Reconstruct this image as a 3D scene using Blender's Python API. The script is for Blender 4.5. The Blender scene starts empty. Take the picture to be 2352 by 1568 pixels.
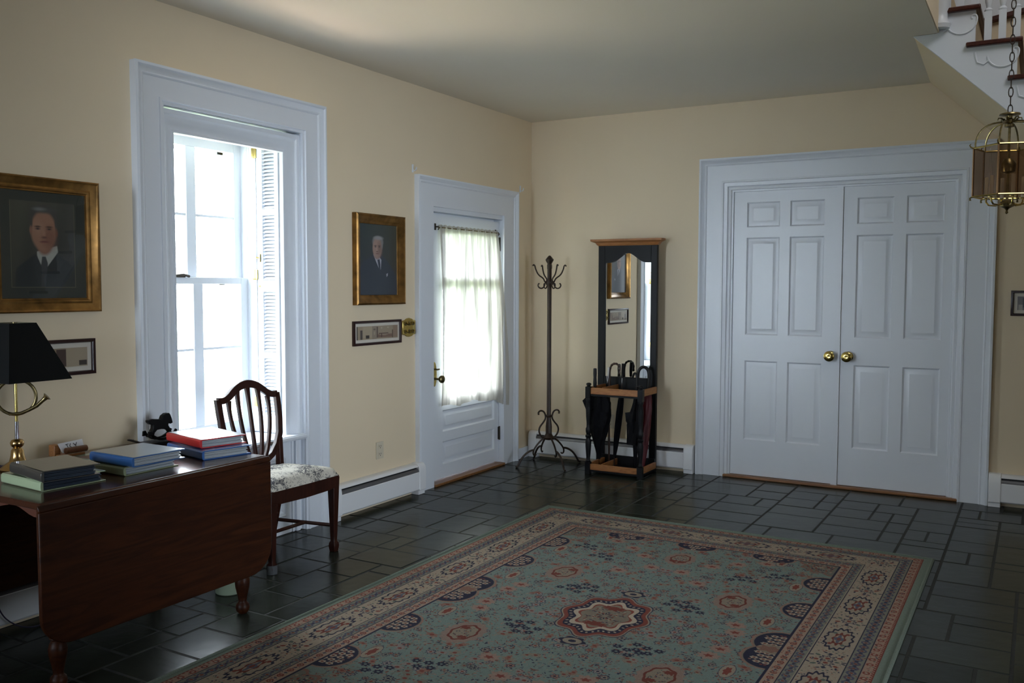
import bpy, math, random
import numpy as np
from mathutils import Vector, Matrix

S = 1.12                       # plan units -> metres
rnd = random.Random(7)
C = bpy.context.scene.collection
PI = math.pi
sc = bpy.context.scene

# ------------------------------------------------------------------ camera
def look(yaw, pit, rol):
    cy, sy, cp, sp = math.cos(yaw), math.sin(yaw), math.cos(pit), math.sin(pit)
    f = Vector((-sy*cp, cy*cp, sp)); r = Vector((cy, sy, 0)); u = r.cross(f)
    r2 = r*math.cos(rol) + u*math.sin(rol); u2 = -r*math.sin(rol) + u*math.cos(rol)
    return r2, u2, f
cam_d = bpy.data.cameras.new('camera'); cam = bpy.data.objects.new('camera', cam_d); C.objects.link(cam)
r_, u_, f_ = look(0.5244, -0.0602, 0.0027)
M = Matrix.Identity(4)
for i in range(3):
    M[i][0] = r_[i]; M[i][1] = u_[i]; M[i][2] = -f_[i]
M.translation = Vector((3.5468, -6.4354, 1.3675))*S
cam.matrix_world = M
cam_d.sensor_width = 36; cam_d.lens = 36*2092.65/2352; cam_d.clip_start = .05; cam_d.clip_end = 200
sc.camera = cam

# ------------------------------------------------------------------ light, world, exposure
sc.view_settings.view_transform = 'Standard'
try: sc.view_settings.look = 'None'
except Exception: pass
sc.view_settings.gamma = 1; sc.view_settings.use_curve_mapping = False
sc.view_settings.exposure = 0.66
sc.cycles.use_denoising = True
sc.cycles.max_bounces = 8; sc.cycles.diffuse_bounces = 5; sc.cycles.transparent_max_bounces = 12
sc.cycles.caustics_reflective = False; sc.cycles.caustics_refractive = False
sc.cycles.sample_clamp_indirect = 6
w = bpy.data.worlds.new('sky'); sc.world = w; w.use_nodes = True
nt = w.node_tree; nt.nodes.clear()
bg = nt.nodes.new('ShaderNodeBackground'); out = nt.nodes.new('ShaderNodeOutputWorld')
bg.inputs[0].default_value = (.84, .92, 1, 1); bg.inputs[1].default_value = 18.0
nt.links.new(bg.outputs[0], out.inputs[0])
def area(name, loc, target, sx, sy, power, col):
    d = bpy.data.lights.new(name, 'AREA'); d.shape = 'RECTANGLE'; d.size = sx*S; d.size_y = sy*S
    d.energy = power; d.color = col
    o = bpy.data.objects.new(name, d); C.objects.link(o)
    o.location = Vector(loc)*S
    o.rotation_euler = (Vector(target)-Vector(loc)).to_track_quat('-Z', 'Y').to_euler()
    return o
# daylight through the seen window and door, sunlit ground outside, rooms on the right, added fill lamps out of view
def portal(name, loc, sx, sy):
    o = area(name, loc, (loc[0]+1, loc[1], loc[2]), sx, sy, 1, (1, 1, 1)); o.data.cycles.is_portal = True
portal('sky_portal_window', (-.53, -3.09, 1.36), .8, 1.8)
portal('sky_portal_door', (-.36, -.92, 1.1), .9, 1.7)
area('ground_bounce', (-1.35, -3.2, -.35), (-.6, -3.2, 1.2), 1.7, 1.3, 210, (1, .71, .54))
l = area('daylight_right_rooms', (6.1, -4.3, 1.35), (0, -2.0, 1.05), 1.2, 1.7, 19, (.76, .87, 1)); l.data.spread = math.radians(56)
l = area('fill_far_doors', (.12, -6.9, 1.5), (1.15, 0, 1.25), .9, 1.8, 8.8, (.74, .86, 1)); l.data.spread = math.radians(44)  # added fill lamp for the double doors; the wall has no window here
area('fill_behind', (2.2, -9.3, 1.6), (1.4, 0, 1.2), 1.8, 1.6, 16, (.78, .88, 1))  # added fill lamp in front of the closed back wall
area('daylight_upstairs', (4.6, -3.2, 4.9), (3.6, -1.4, 2.6), 1.6, 1.6, 36, (.95, .97, 1))

# ------------------------------------------------------------------ materials
def srgb(r, g, b):
    def f(c):
        c /= 255.0
        return c/12.92 if c <= .04045 else ((c+.055)/1.055)**2.4
    return (f(r), f(g), f(b), 1)
def mat(name, col, rough=.5, metal=0, spec=.5, coat=0, noise=None, bump=None, emit=None):
    m = bpy.data.materials.new(name); m.use_nodes = True; n = m.node_tree; b = n.nodes['Principled BSDF']
    b.inputs['Base Color'].default_value = (*col[:3], 1); b.inputs['Roughness'].default_value = rough
    b.inputs['Metallic'].default_value = metal; b.inputs['Specular IOR Level'].default_value = spec
    b.inputs['Coat Weight'].default_value = coat
    tc = n.nodes.new('ShaderNodeTexCoord')
    if noise:
        sc_, amt, stretch = noise
        mp = n.nodes.new('ShaderNodeMapping'); mp.inputs['Scale'].default_value = stretch
        nz = n.nodes.new('ShaderNodeTexNoise'); nz.inputs['Scale'].default_value = sc_; nz.inputs['Detail'].default_value = 6
        rp = n.nodes.new('ShaderNodeValToRGB')
        rp.color_ramp.elements[0].color = (*[c*(1-amt) for c in col[:3]], 1); rp.color_ramp.elements[0].position = .3
        rp.color_ramp.elements[1].color = (*[min(1, c*(1+amt)) for c in col[:3]], 1); rp.color_ramp.elements[1].position = .7
        n.links.new(tc.outputs['Object'], mp.inputs[0]); n.links.new(mp.outputs[0], nz.inputs[0])
        n.links.new(nz.outputs['Fac'], rp.inputs[0]); n.links.new(rp.outputs[0], b.inputs['Base Color'])
    if bump:
        bs, bd = bump
        nz2 = n.nodes.new('ShaderNodeTexNoise'); nz2.inputs['Scale'].default_value = bs; nz2.inputs['Detail'].default_value = 4
        bp = n.nodes.new('ShaderNodeBump'); bp.inputs['Strength'].default_value = bd; bp.inputs['Distance'].default_value = .01
        n.links.new(tc.outputs['Object'], nz2.inputs[0]); n.links.new(nz2.outputs['Fac'], bp.inputs['Height'])
        n.links.new(bp.outputs[0], b.inputs['Normal'])
    return m
def transp_mix(m, fac):          # leave part of the light straight through
    n = m.node_tree; b = n.nodes['Principled BSDF']; o = n.nodes['Material Output']
    t = n.nodes.new('ShaderNodeBsdfTransparent'); mx = n.nodes.new('ShaderNodeMixShader'); mx.inputs[0].default_value = fac
    n.links.new(b.outputs[0], mx.inputs[1]); n.links.new(t.outputs[0], mx.inputs[2]); n.links.new(mx.outputs[0], o.inputs[0])
    return t
m_wall = mat('cream_wall_paint', (.73, .61, .435), .75, spec=.25, noise=(1.3, .02, (1, 1, 1)), bump=(60, .02))
m_ceil = mat('ceiling_paint', (.78, .73, .64), .85, spec=.1, noise=(.8, .03, (1, 1, 1)))
m_white = mat('white_gloss_paint', (.70, .735, .79), .32, spec=.5, noise=(2, .015, (1, 1, 1)), bump=(14, .03))
m_whiteb = mat('white_heater_enamel', (.76, .77, .79), .35)
m_dark = mat('black_void', (.006, .006, .007), .6)
m_damper = mat('grey_damper', (.16, .16, .17), .35, metal=.7)
m_brass = mat('polished_brass', (.62, .48, .16), .18, metal=1)
m_brassa = mat('antique_brass', (.24, .19, .09), .32, metal=1, noise=(60, .35, (1, 1, 1)))
m_bar = mat('brown_brass_bar', (.13, .07, .03), .35, metal=.8)
m_brassw = mat('warm_brass', (.60, .40, .17), .2, metal=1)
m_chrome = mat('chrome', (.6, .6, .65), .15, metal=1)
m_iron = mat('bronzed_iron', (.026, .013, .007), .42, metal=.2, noise=(40, .3, (1, 1, 1)))
m_steel = mat('dull_hinge', (.07, .06, .05), .5, metal=.6)
m_black = mat('black_lacquer', (.0045, .005, .006), .38, spec=.22)
m_blackf = mat('black_umbrella_cloth', (.004, .004, .0055), .7, spec=.15, noise=(20, .3, (1, 1, 1)))
m_redf = mat('dark_red_umbrella_cloth', (.075, .003, .008), .55)
m_blackp = mat('black_plastic', (.005, .0045, .005), .4, spec=.3)
m_wcane = mat('carved_brown_wood', (.028, .010, .005), .3, noise=(80, .5, (1, 1, 1)))
m_shade = mat('black_shade_card', (.0035, .0045, .005), .7, spec=.15)
m_shadein = mat('cream_shade_lining', (.30, .27, .18), .8)
m_plate = mat('ivory_plastic', (.62, .55, .42), .4)
m_cable = mat('dark_cable', (.02, .015, .04), .5)
m_paper = mat('white_card', (.72, .72, .74), .7)
m_ink = mat('black_ink', (.01, .01, .012), .6)
m_mat = mat('cream_picture_mount', (.58, .54, .47), .8)
m_basket = mat('pale_green_enamel', (.22, .27, .19), .5)
m_mirror = mat('mirror_glass', (.86, .88, .86), .0, metal=1)
m_clear = mat('clear_plastic_cup', (.16, .17, .18), .12)
m_clear_t = transp_mix(m_clear, .55)
def wood(name, c1, c2, scale=6, stretch=(1, 12, 12), rough=.3, coat=.0, dist=2.0):
    m = bpy.data.materials.new(name); m.use_nodes = True; n = m.node_tree; b = n.nodes['Principled BSDF']
    tc = n.nodes.new('ShaderNodeTexCoord'); mp = n.nodes.new('ShaderNodeMapping'); mp.inputs['Scale'].default_value = stretch
    nz = n.nodes.new('ShaderNodeTexNoise'); nz.inputs['Scale'].default_value = scale; nz.inputs['Detail'].default_value = 8
    nz.inputs['Distortion'].default_value = dist
    rp = n.nodes.new('ShaderNodeValToRGB'); rp.color_ramp.elements[0].color = (*c1, 1); rp.color_ramp.elements[0].position = .35
    rp.color_ramp.elements[1].color = (*c2, 1); rp.color_ramp.elements[1].position = .65
    n.links.new(tc.outputs['Object'], mp.inputs[0]); n.links.new(mp.outputs[0], nz.inputs[0]); n.links.new(nz.outputs['Fac'], rp.inputs[0])
    n.links.new(rp.outputs[0], b.inputs['Base Color']); b.inputs['Roughness'].default_value = rough; b.inputs['Coat Weight'].default_value = coat
    b.inputs['Coat Roughness'].default_value = .15
    return m
m_mahog = wood('dark_mahogany', (.023, .0056, .0016), (.050, .0135, .0036), 2.5, (9, 1, 9), .42); m_mahog.node_tree.nodes['Principled BSDF'].inputs['Specular IOR Level'].default_value = .22
m_mahogt = wood('polished_mahogany_top', (.035, .010, .005), (.055, .016, .008), 2.5, (9, 1, 9), .16)
m_apron = wood('red_mahogany', (.075, .022, .012), (.11, .032, .017), 3, (1, 9, 9), .4)
m_chair = wood('dark_chair_wood', (.018, .004, .002), (.036, .009, .005), 5, (4, 4, 1), .36); m_chair.node_tree.nodes['Principled BSDF'].inputs['Specular IOR Level'].default_value = .3
m_oak = wood('golden_oak', (.25, .095, .028), (.38, .16, .05), 4, (2, 14, 14), .4)
m_oakx = wood('golden_oak_short', (.25, .095, .028), (.38, .16, .05), 4, (14, 2, 14), .4)
m_thresh = wood('oak_threshold', (.17, .07, .022), (.25, .11, .035), 3, (1, 12, 12), .35)
m_tread = wood('stair_tread_wood', (.045, .010, .006), (.075, .017, .010), 4, (9, 1, 9), .3)
m_gild = mat('gilt_frame', (.24, .125, .035), .34, metal=.8, noise=(14, .45, (1, 1, 1)))
m_gildd = mat('dark_gilt_frame', (.10, .05, .016), .35, metal=.6, noise=(14, .4, (1, 1, 1)))
m_frame = mat('dark_red_brown_frame', (.022, .006, .006), .3)

def slate():
    m = bpy.data.materials.new('slate_tile'); m.use_nodes = True; n = m.node_tree; b = n.nodes['Principled BSDF']
    oi = n.nodes.new('ShaderNodeObjectInfo'); tc = n.nodes.new('ShaderNodeTexCoord')
    nz = n.nodes.new('ShaderNodeTexNoise'); nz.inputs['Scale'].default_value = 5; nz.inputs['Detail'].default_value = 8
    geo = n.nodes.new('ShaderNodeNewGeometry')
    n.links.new(geo.outputs['Position'], nz.inputs[0])
    rp = n.nodes.new('ShaderNodeValToRGB'); rp.color_ramp.elements[0].color = (.015, .018, .013, 1); rp.color_ramp.elements[1].color = (.028, .033, .026, 1)
    rp.color_ramp.elements[0].position = .3; rp.color_ramp.elements[1].position = .7
    ad = n.nodes.new('ShaderNodeMath'); ad.operation = 'MULTIPLY_ADD'; ad.inputs[1].default_value = .25; 
    sub = n.nodes.new('ShaderNodeMath'); sub.operation = 'SUBTRACT'; sub.inputs[1].default_value = .12
    n.links.new(oi.outputs['Random'], ad.inputs[0]); n.links.new(nz.outputs['Fac'], ad.inputs[2]); n.links.new(ad.outputs[0], sub.inputs[0])
    n.links.new(sub.outputs[0], rp.inputs[0]); n.links.new(rp.outputs[0], b.inputs['Base Color'])
    b.inputs['Roughness'].default_value = .23; b.inputs['Specular IOR Level'].default_value = .13
    bp = n.nodes.new('ShaderNodeBump'); bp.inputs['Strength'].default_value = .25; bp.inputs['Distance'].default_value = .006
    nz2 = n.nodes.new('ShaderNodeTexNoise'); nz2.inputs['Scale'].default_value = 9; nz2.inputs['Detail'].default_value = 5
    n.links.new(geo.outputs['Position'], nz2.inputs[0]); n.links.new(nz2.outputs['Fac'], bp.inputs['Height']); n.links.new(bp.outputs[0], b.inputs['Normal'])
    return m
m_slate = slate()
m_grout = mat('dark_grout', (.013, .0135, .011), .8, noise=(30, .3, (1, 1, 1)))

def glassmat(name, tint, refl=.06, rough=0.0):
    m = bpy.data.materials.new(name); m.use_nodes = True; n = m.node_tree
    for x in list(n.nodes):
        if x.type == 'BSDF_PRINCIPLED': n.nodes.remove(x)
    o = n.nodes['Material Output']; t = n.nodes.new('ShaderNodeBsdfTransparent'); t.inputs[0].default_value = (*tint, 1)
    g = n.nodes.new('ShaderNodeBsdfGlossy'); g.inputs['Roughness'].default_value = rough; mx = n.nodes.new('ShaderNodeMixShader')
    lw = n.nodes.new('ShaderNodeLayerWeight'); pw = n.nodes.new('ShaderNodeMath'); pw.operation = 'POWER'; pw.inputs[1].default_value = 4
    fr = n.nodes.new('ShaderNodeMath'); fr.operation = 'MULTIPLY_ADD'; fr.inputs[1].default_value = .45; fr.inputs[2].default_value = .03
    n.links.new(lw.outputs['Facing'], pw.inputs[0]); n.links.new(pw.outputs[0], fr.inputs[0])
    n.links.new(fr.outputs[0], mx.inputs[0]); n.links.new(t.outputs[0], mx.inputs[1]); n.links.new(g.outputs[0], mx.inputs[2]); n.links.new(mx.outputs[0], o.inputs[0])
    return m
m_glass = glassmat('window_glass', (.97, .98, .98))
m_smoke = glassmat('smoked_lantern_glass', (.76, .69, .63))

def curtain_mat():
    m = bpy.data.materials.new('sheer_curtain_cloth'); m.use_nodes = True; n = m.node_tree
    for x in list(n.nodes):
        if x.type == 'BSDF_PRINCIPLED': n.nodes.remove(x)
    o = n.nodes['Material Output']
    d = n.nodes.new('ShaderNodeBsdfDiffuse'); d.inputs[0].default_value = (.78, .75, .68, 1)
    t = n.nodes.new('ShaderNodeBsdfTranslucent'); t.inputs[0].default_value = (.17, .16, .14, 1)
    p = n.nodes.new('ShaderNodeBsdfTransparent')
    tc = n.nodes.new('ShaderNodeTexCoord'); mp = n.nodes.new('ShaderNodeMapping'); mp.inputs['Scale'].default_value = (0, 9, .45)
    nz = n.nodes.new('ShaderNodeTexNoise'); nz.inputs['Scale'].default_value = 2.2; nz.inputs['Detail'].default_value = 5; nz.inputs['Roughness'].default_value = .65
    rp = n.nodes.new('ShaderNodeValToRGB'); rp.color_ramp.elements[0].position = .34; rp.color_ramp.elements[0].color = (.12, .113, .10, 1)
    rp.color_ramp.elements[1].position = .66; rp.color_ramp.elements[1].color = (.56, .535, .48, 1)
    n.links.new(tc.outputs['Object'], mp.inputs[0]); n.links.new(mp.outputs[0], nz.inputs[0]); n.links.new(nz.outputs['Fac'], rp.inputs[0]); n.links.new(rp.outputs[0], t.inputs[0])
    a = n.nodes.new('ShaderNodeMixShader'); a.inputs[0].default_value = .50
    c = n.nodes.new('ShaderNodeMixShader'); c.inputs[0].default_value = .008
    n.links.new(d.outputs[0], a.inputs[1]); n.links.new(t.outputs[0], a.inputs[2]); n.links.new(a.outputs[0], c.inputs[1]); n.links.new(p.outputs[0], c.inputs[2])
    n.links.new(c.outputs[0], o.inputs[0]); return m
m_curt = curtain_mat()
def toile():
    m = mat('toile_seat_fabric', (.6, .57, .5), .85, spec=.2); n = m.node_tree; b = n.nodes['Principled BSDF']
    tc = n.nodes.new('ShaderNodeTexCoord')
    mp = n.nodes.new('ShaderNodeMapping'); mp.inputs['Scale'].default_value = (1, 1.0, 1); mp.inputs['Rotation'].default_value = (0, 0, .6)
    a = n.nodes.new('ShaderNodeTexNoise'); a.inputs['Scale'].default_value = 9; a.inputs['Detail'].default_value = 2
    f = n.nodes.new('ShaderNodeTexNoise'); f.inputs['Scale'].default_value = 55; f.inputs['Detail'].default_value = 6; f.inputs['Distortion'].default_value = 1.5
    mu = n.nodes.new('ShaderNodeMath'); mu.operation = 'ADD'
    rp = n.nodes.new('ShaderNodeValToRGB'); rp.color_ramp.elements[0].color = (.60, .57, .50, 1); rp.color_ramp.elements[0].position = .475
    rp.color_ramp.elements[1].color = (.07, .07, .08, 1); rp.color_ramp.elements[1].position = .575
    mul = n.nodes.new('ShaderNodeMath'); mul.operation = 'MULTIPLY'; mul.inputs[1].default_value = .5
    n.links.new(tc.outputs['Object'], mp.inputs[0]); n.links.new(mp.outputs[0], a.inputs[0]); n.links.new(mp.outputs[0], f.inputs[0])
    n.links.new(a.outputs['Fac'], mu.inputs[0]); n.links.new(f.outputs['Fac'], mu.inputs[1]); n.links.new(mu.outputs[0], mul.inputs[0])
    n.links.new(mul.outputs[0], rp.inputs[0]); n.links.new(rp.outputs[0], b.inputs['Base Color']); return m
m_toile = toile()

def img_mat(name, arr, rough=.5, coat=0, bump=None):
    h, w_, _ = arr.shape
    im = bpy.data.images.new(name, w_, h); px = np.ones((h, w_, 4), np.float32); px[..., :3] = np.clip(arr[::-1], 0, 1)
    im.pixels.foreach_set(px.ravel()); im.update()
    m = bpy.data.materials.new(name); m.use_nodes = True; n = m.node_tree; b = n.nodes['Principled BSDF']
    t = n.nodes.new('ShaderNodeTexImage'); t.image = im; t.extension = 'EXTEND'
    n.links.new(t.outputs[0], b.inputs['Base Color']); b.inputs['Roughness'].default_value = rough; b.inputs['Coat Weight'].default_value = coat
    b.inputs['Coat Roughness'].default_value = .05
    if bump:
        tc = n.nodes.new('ShaderNodeTexCoord')
        nz2 = n.nodes.new('ShaderNodeTexNoise'); nz2.inputs['Scale'].default_value = bump[0]; bp = n.nodes.new('ShaderNodeBump')
        bp.inputs['Strength'].default_value = bump[1]; bp.inputs['Distance'].default_value = .004
        n.links.new(tc.outputs['Object'], nz2.inputs[0]); n.links.new(nz2.outputs['Fac'], bp.inputs['Height']); n.links.new(bp.outputs[0], b.inputs['Normal'])
    return m

# ------------------------------------------------------------------ mesh helpers
class G:
    def __init__(s): s.v = []; s.f = []; s.uv = None
    def add(s, vs, fs):
        o = len(s.v); s.v += [tuple(map(float, v)) for v in vs]; s.f += [tuple(i+o for i in f) for f in fs]; return s
    def box(s, x0, x1, y0, y1, z0, z1):
        x0, x1 = sorted((x0, x1)); y0, y1 = sorted((y0, y1)); z0, z1 = sorted((z0, z1))
        return s.add([(x0, y0, z0), (x1, y0, z0), (x1, y1, z0), (x0, y1, z0), (x0, y0, z1), (x1, y0, z1), (x1, y1, z1), (x0, y1, z1)],
                     [(0, 3, 2, 1), (4, 5, 6, 7), (0, 1, 5, 4), (1, 2, 6, 5), (2, 3, 7, 6), (3, 0, 4, 7)])
    def prism(s, poly, fn, a, b):            # poly 2d, fn(u, v, w) -> xyz, extruded from w=a to w=b
        n = len(poly); vs = [fn(u, v, a) for u, v in poly]+[fn(u, v, b) for u, v in poly]
        fs = [tuple(range(n))[::-1], tuple(range(n, 2*n))]+[(i, (i+1) % n, n+(i+1) % n, n+i) for i in range(n)]
        return s.add(vs, fs)
    def lathe(s, prof, c=(0, 0, 0), n=20, axis='z', ang0=0, close=False):
        vs = []; k = len(prof)
        for i in range(n):
            a = ang0+2*PI*i/n
            for r, z in prof:
                p = (r*math.cos(a), r*math.sin(a), z)
                if axis == 'x': p = (z, p[0], p[1])
                if axis == 'y': p = (p[0], z, p[1])
                vs.append((p[0]+c[0], p[1]+c[1], p[2]+c[2]))
        fs = []
        for i in range(n):
            j = (i+1) % n
            for q in range(k-1): fs.append((i*k+q, j*k+q, j*k+q+1, i*k+q+1))
        if prof[0][0] > 1e-6: fs.append(tuple(i*k for i in range(n))[::-1])
        if prof[-1][0] > 1e-6: fs.append(tuple(i*k+k-1 for i in range(n)))
        return s.add(vs, fs)
    def tube(s, pts, r, n=8, closed=False):
        P = [Vector(p) for p in pts]; m = len(P); rr = r if isinstance(r, (list, tuple)) else [r]*m
        vs = []; up = None
        for i in range(m):
            a = P[(i-1) % m] if (closed or i > 0) else P[i]; b = P[(i+1) % m] if (closed or i < m-1) else P[i]
            t = (b-a).normalized()
            if up is None:
                up = Vector((0, 0, 1)) if abs(t.z) < .9 else Vector((1, 0, 0))
            sd = t.cross(up).normalized(); up = sd.cross(t).normalized()
            for j in range(n):
                q = 2*PI*j/n; vs.append(tuple(P[i]+(sd*math.cos(q)+up*math.sin(q))*rr[i]))
        fs = []
        for i in range(m if closed else m-1):
            k = (i+1) % m
            for j in range(n): fs.append((i*n+j, i*n+(j+1) % n, k*n+(j+1) % n, k*n+j))
        if not closed: fs.append(tuple(range(n))[::-1]); fs.append(tuple((m-1)*n+j for j in range(n)))
        return s.add(vs, fs)
    def ribbon(s, pts, wd, fn, a, b, closed=False):   # flat strip of width wd along 2d pts, thickness a..b
        m = len(pts); W = wd if isinstance(wd, (list, tuple)) else [wd]*m; L = []; R = []
        for i in range(m):
            p = pts[(i-1) % m] if (closed or i > 0) else pts[i]; q = pts[(i+1) % m] if (closed or i < m-1) else pts[i]
            dx, dy = q[0]-p[0], q[1]-p[1]; l = math.hypot(dx, dy) or 1; nx, ny = -dy/l, dx/l
            L.append((pts[i][0]+nx*W[i]/2, pts[i][1]+ny*W[i]/2)); R.append((pts[i][0]-nx*W[i]/2, pts[i][1]-ny*W[i]/2))
        vs = []
        for i in range(m): vs += [fn(*L[i], a), fn(*R[i], a), fn(*R[i], b), fn(*L[i], b)]
        fs = []
        for i in range(m if closed else m-1):
            k = (i+1) % m
            for j in range(4): fs.append((i*4+j, i*4+(j+1) % 4, k*4+(j+1) % 4, k*4+j))
        if not closed: fs.append((3, 2, 1, 0)); fs.append(tuple((m-1)*4+j for j in range(4)))
        return s.add(vs, fs)
    def sweep(s, s0, s1, z0, z1, prof, fn, full=False):   # mitred moulding; prof (u inward, w out); U shape or full ring
        k = len(prof); vs = []
        for u, wv in prof:
            if full: c = [(s0+u, z0+u), (s0+u, z1-u), (s1-u, z1-u), (s1-u, z0+u)]
            else: c = [(s0+u, z0), (s0+u, z1-u), (s1-u, z1-u), (s1-u, z0)]
            vs.append([fn(a, b, wv) for a, b in c])
        V = [vs[i][j] for j in range(4) for i in range(k)]; fs = []
        for j in range(4 if full else 3):
            jj = (j+1) % 4
            for i in range(k): fs.append((j*k+i, j*k+(i+1) % k, jj*k+(i+1) % k, jj*k+i))
        if not full: fs.append(tuple(range(k))); fs.append(tuple(3*k+i for i in range(k))[::-1])
        return s.add(V, fs)

LOC = {}
def finish_mesh(name, g, m, off=(0, 0, 0), ang=38):
    me = bpy.data.meshes.new(name)
    me.from_pydata([((v[0]-off[0])*S, (v[1]-off[1])*S, (v[2]-off[2])*S) for v in g.v], [], g.f)
    if g.uv is not None:
        uvl = me.uv_layers.new(name='UVMap')
        for p in me.polygons:
            for li in p.loop_indices: uvl.data[li].uv = g.uv[me.loops[li].vertex_index]
    if m: me.materials.append(m)
    me.validate()
    import bmesh
    bm = bmesh.new(); bm.from_mesh(me); bmesh.ops.recalc_face_normals(bm, faces=bm.faces); bm.to_mesh(me); bm.free()
    me.polygons.foreach_set('use_smooth', [True]*len(me.polygons))
    try: me.set_sharp_from_angle(angle=math.radians(ang))
    except Exception: pass
    return me
def ob(name, g, m, parent=None, bev=0, label=None, ang=38, loc=None):
    off = LOC.get(parent.name, (0, 0, 0)) if parent else (loc or (0, 0, 0))
    me = finish_mesh(name, g, m, off, ang)
    o = bpy.data.objects.new(name, me); C.objects.link(o)
    if parent: o.parent = parent; LOC[o.name] = off
    else:
        o.location = Vector(off)*S; LOC[o.name] = off
    if bev:
        b = o.modifiers.new('bevel', 'BEVEL'); b.width = bev*S; b.segments = 2; b.limit_method = 'ANGLE'; b.angle_limit = math.radians(40)
    if label: o['label'] = label
    return o
def thing(name, label, cat, loc, rot=0, group=None, local=False):
    o = bpy.data.objects.new(name, None); C.objects.link(o); o.empty_display_size = .1
    o.location = Vector(loc)*S; o.rotation_euler = (0, 0, rot); LOC[o.name] = (0, 0, 0) if local else loc
    o['label'] = label; o['category'] = cat
    if group: o['group'] = group
    return o
def tag(o, label, cat, group=None):
    o['label'] = label; o['category'] = cat
    if group: o['group'] = group
    return o
def structure(o, label=None):
    o['kind'] = 'structure'
    if label: o['label'] = label
    return o
def sroot(name, loc, label):
    o = bpy.data.objects.new(name, None); C.objects.link(o); o.location = Vector(loc)*S; LOC[o.name] = loc; o['kind'] = 'structure'; o['label'] = label
    o['category'] = name.split('_')[0]
    return o
LW = lambda s, z, w_: (w_, s, z)           # left wall plane: s = y, out = +x
FW = lambda s, z, w_: (s, -w_, z)          # far wall plane: s = x, out = -y
H = 2.67

# ------------------------------------------------------------------ room shell
WC, WHALF = -3.09, .462
g = G()
g.box(-.5, 0, -9.6, -3.7, 0, 5.2); g.box(-.5, 0, -3.7, WC-WHALF, 0, 5.2); g.box(-.5, 0, WC+WHALF, -1.44, 0, 5.2)
g.box(-.5, 0, WC-WHALF, WC+WHALF, 2.25, 5.2); g.box(-.5, -.06, WC-WHALF, WC+WHALF, 0, .50)
g.box(-.5, 0, -1.44, -.40, 1.95, 5.2); g.box(-.5, 0, -.40, .3, 0, 5.2)
structure(ob('wall_left', g, m_wall), 'long cream painted wall holding the tall window and the curtained door')
g = G(); g.box(0, 1.6, 0, .3, 0, 5.2); g.box(1.6, 3.14, 0, .3, 2.08, 5.2); g.box(3.14, 6.6, 0, .3, 0, 5.2); g.box(1.6, 3.14, .12, .3, 0, 2.08)
structure(ob('wall_far', g, m_wall), 'cream painted far wall around the white double doors')
g = G(); g.box(6.2, 6.5, -9.6, 0, 0, 5.2)
structure(ob('wall_right', g, m_wall), 'cream wall on the right side of the hall')
g = G(); g.box(-.5, 6.5, -9.9, -9.6, 0, 5.2)
structure(ob('wall_back', g, m_wall), 'cream wall behind the viewpoint')
g = G(); g.box(0, 2.96, -1.22, 0, H, H+.28); g.box(0, 3.05, -9.6, -1.22, H, H+.28)
structure(ob('ceiling', g, m_ceil), 'flat off-white ceiling ending at the stairwell')
g = G(); g.box(3.042, 3.056, -9.6, -1.22, H+.002, H+.30)
structure(ob('trim_4', g, m_wall), 'cream fascia along the edge of the stairwell opening')
g = G(); g.box(-.5, 6.5, -9.6, 0, 5.2, 5.4)
structure(ob('ceiling_upstairs', g, m_ceil), 'ceiling over the upper hall')
g = G(); g.box(4.9, 6.2, -9.6, 0, H, H+.28)
structure(ob('ceiling_side', g, m_ceil), 'ceiling beyond the stairwell')

# floor and tiles
g = G(); g.box(-.5, 6.5, -9.9, .3, -.08, -.0016)
floor = structure(ob('floor', g, m_grout), 'dark grey-green slate tile floor')
U = .113; NX, NY = 34, 43
occ = np.zeros((NX, NY), bool); tiles = []
def hidden(i, j, a, b):
    x0, x1, y1, y0 = i*U, (i+a)*U, -j*U, -(j+b)*U
    return x0 > 1.0 and x1 < 3.08 and y1 < -1.53 
sizes = [(3, 2), (2, 2), (2, 3), (2, 2), (3, 2), (2, 1), (3, 3), (2, 2), (1, 2), (3, 2)]
for j in range(NY):
    for i in range(NX):
        if occ[i, j]: continue
        opt = sizes[:]; rnd.shuffle(opt)
        for a, b in opt+[(1, 2), (2, 1), (1, 1)]:
            if i+a <= NX and j+b <= NY and not occ[i:i+a, j:j+b].any(): break
        occ[i:i+a, j:j+b] = True
        if not hidden(i, j, a, b): tiles.append((i, j, a, b))
def tile_mesh(a, b):
    g = G(); gap = .0030; x1, y1 = a*U-gap, -(b*U-gap); c = .004; z = 0.0
    g.add([(gap, -gap, -.006), (x1, -gap, -.006), (x1, y1, -.006), (gap, y1, -.006),
           (gap+c, -gap-c, z), (x1-c, -gap-c, z), (x1-c, y1+c, z), (gap+c, y1+c, z)],
          [(4, 5, 6, 7), (0, 1, 5, 4), (1, 2, 6, 5), (2, 3, 7, 6), (3, 0, 4, 7)])
    return finish_mesh('tile', g, m_slate, ang=20)
tms = {}
tiles.sort(key=lambda t: (t[0]*U-3.5)**2+(-t[1]*U+6.4)**2)
print('tiles', len(tiles))
for i, j, a, b in tiles[:300]:
    if (a, b) not in tms: tms[(a, b)] = tile_mesh(a, b)
    t = bpy.data.objects.new('tile', tms[(a, b)]); C.objects.link(t); t.parent = floor
    t.location = (i*U*S, -j*U*S, rnd.uniform(-.0012, .0006)*S); t.rotation_euler = (rnd.uniform(-.002, .002), rnd.uniform(-.002, .002), 0)
rest = [t for t in tiles[300:]]
for i in range(0, 46, 3):           # floor carried on past the counted tiles (behind the viewpoint and to the sides)
    for j in range(0, 84, 2):
        if i*U >= 3.84 or j*U >= 4.86: rest.append((i, j, 3, 2))
g = G()
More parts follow.
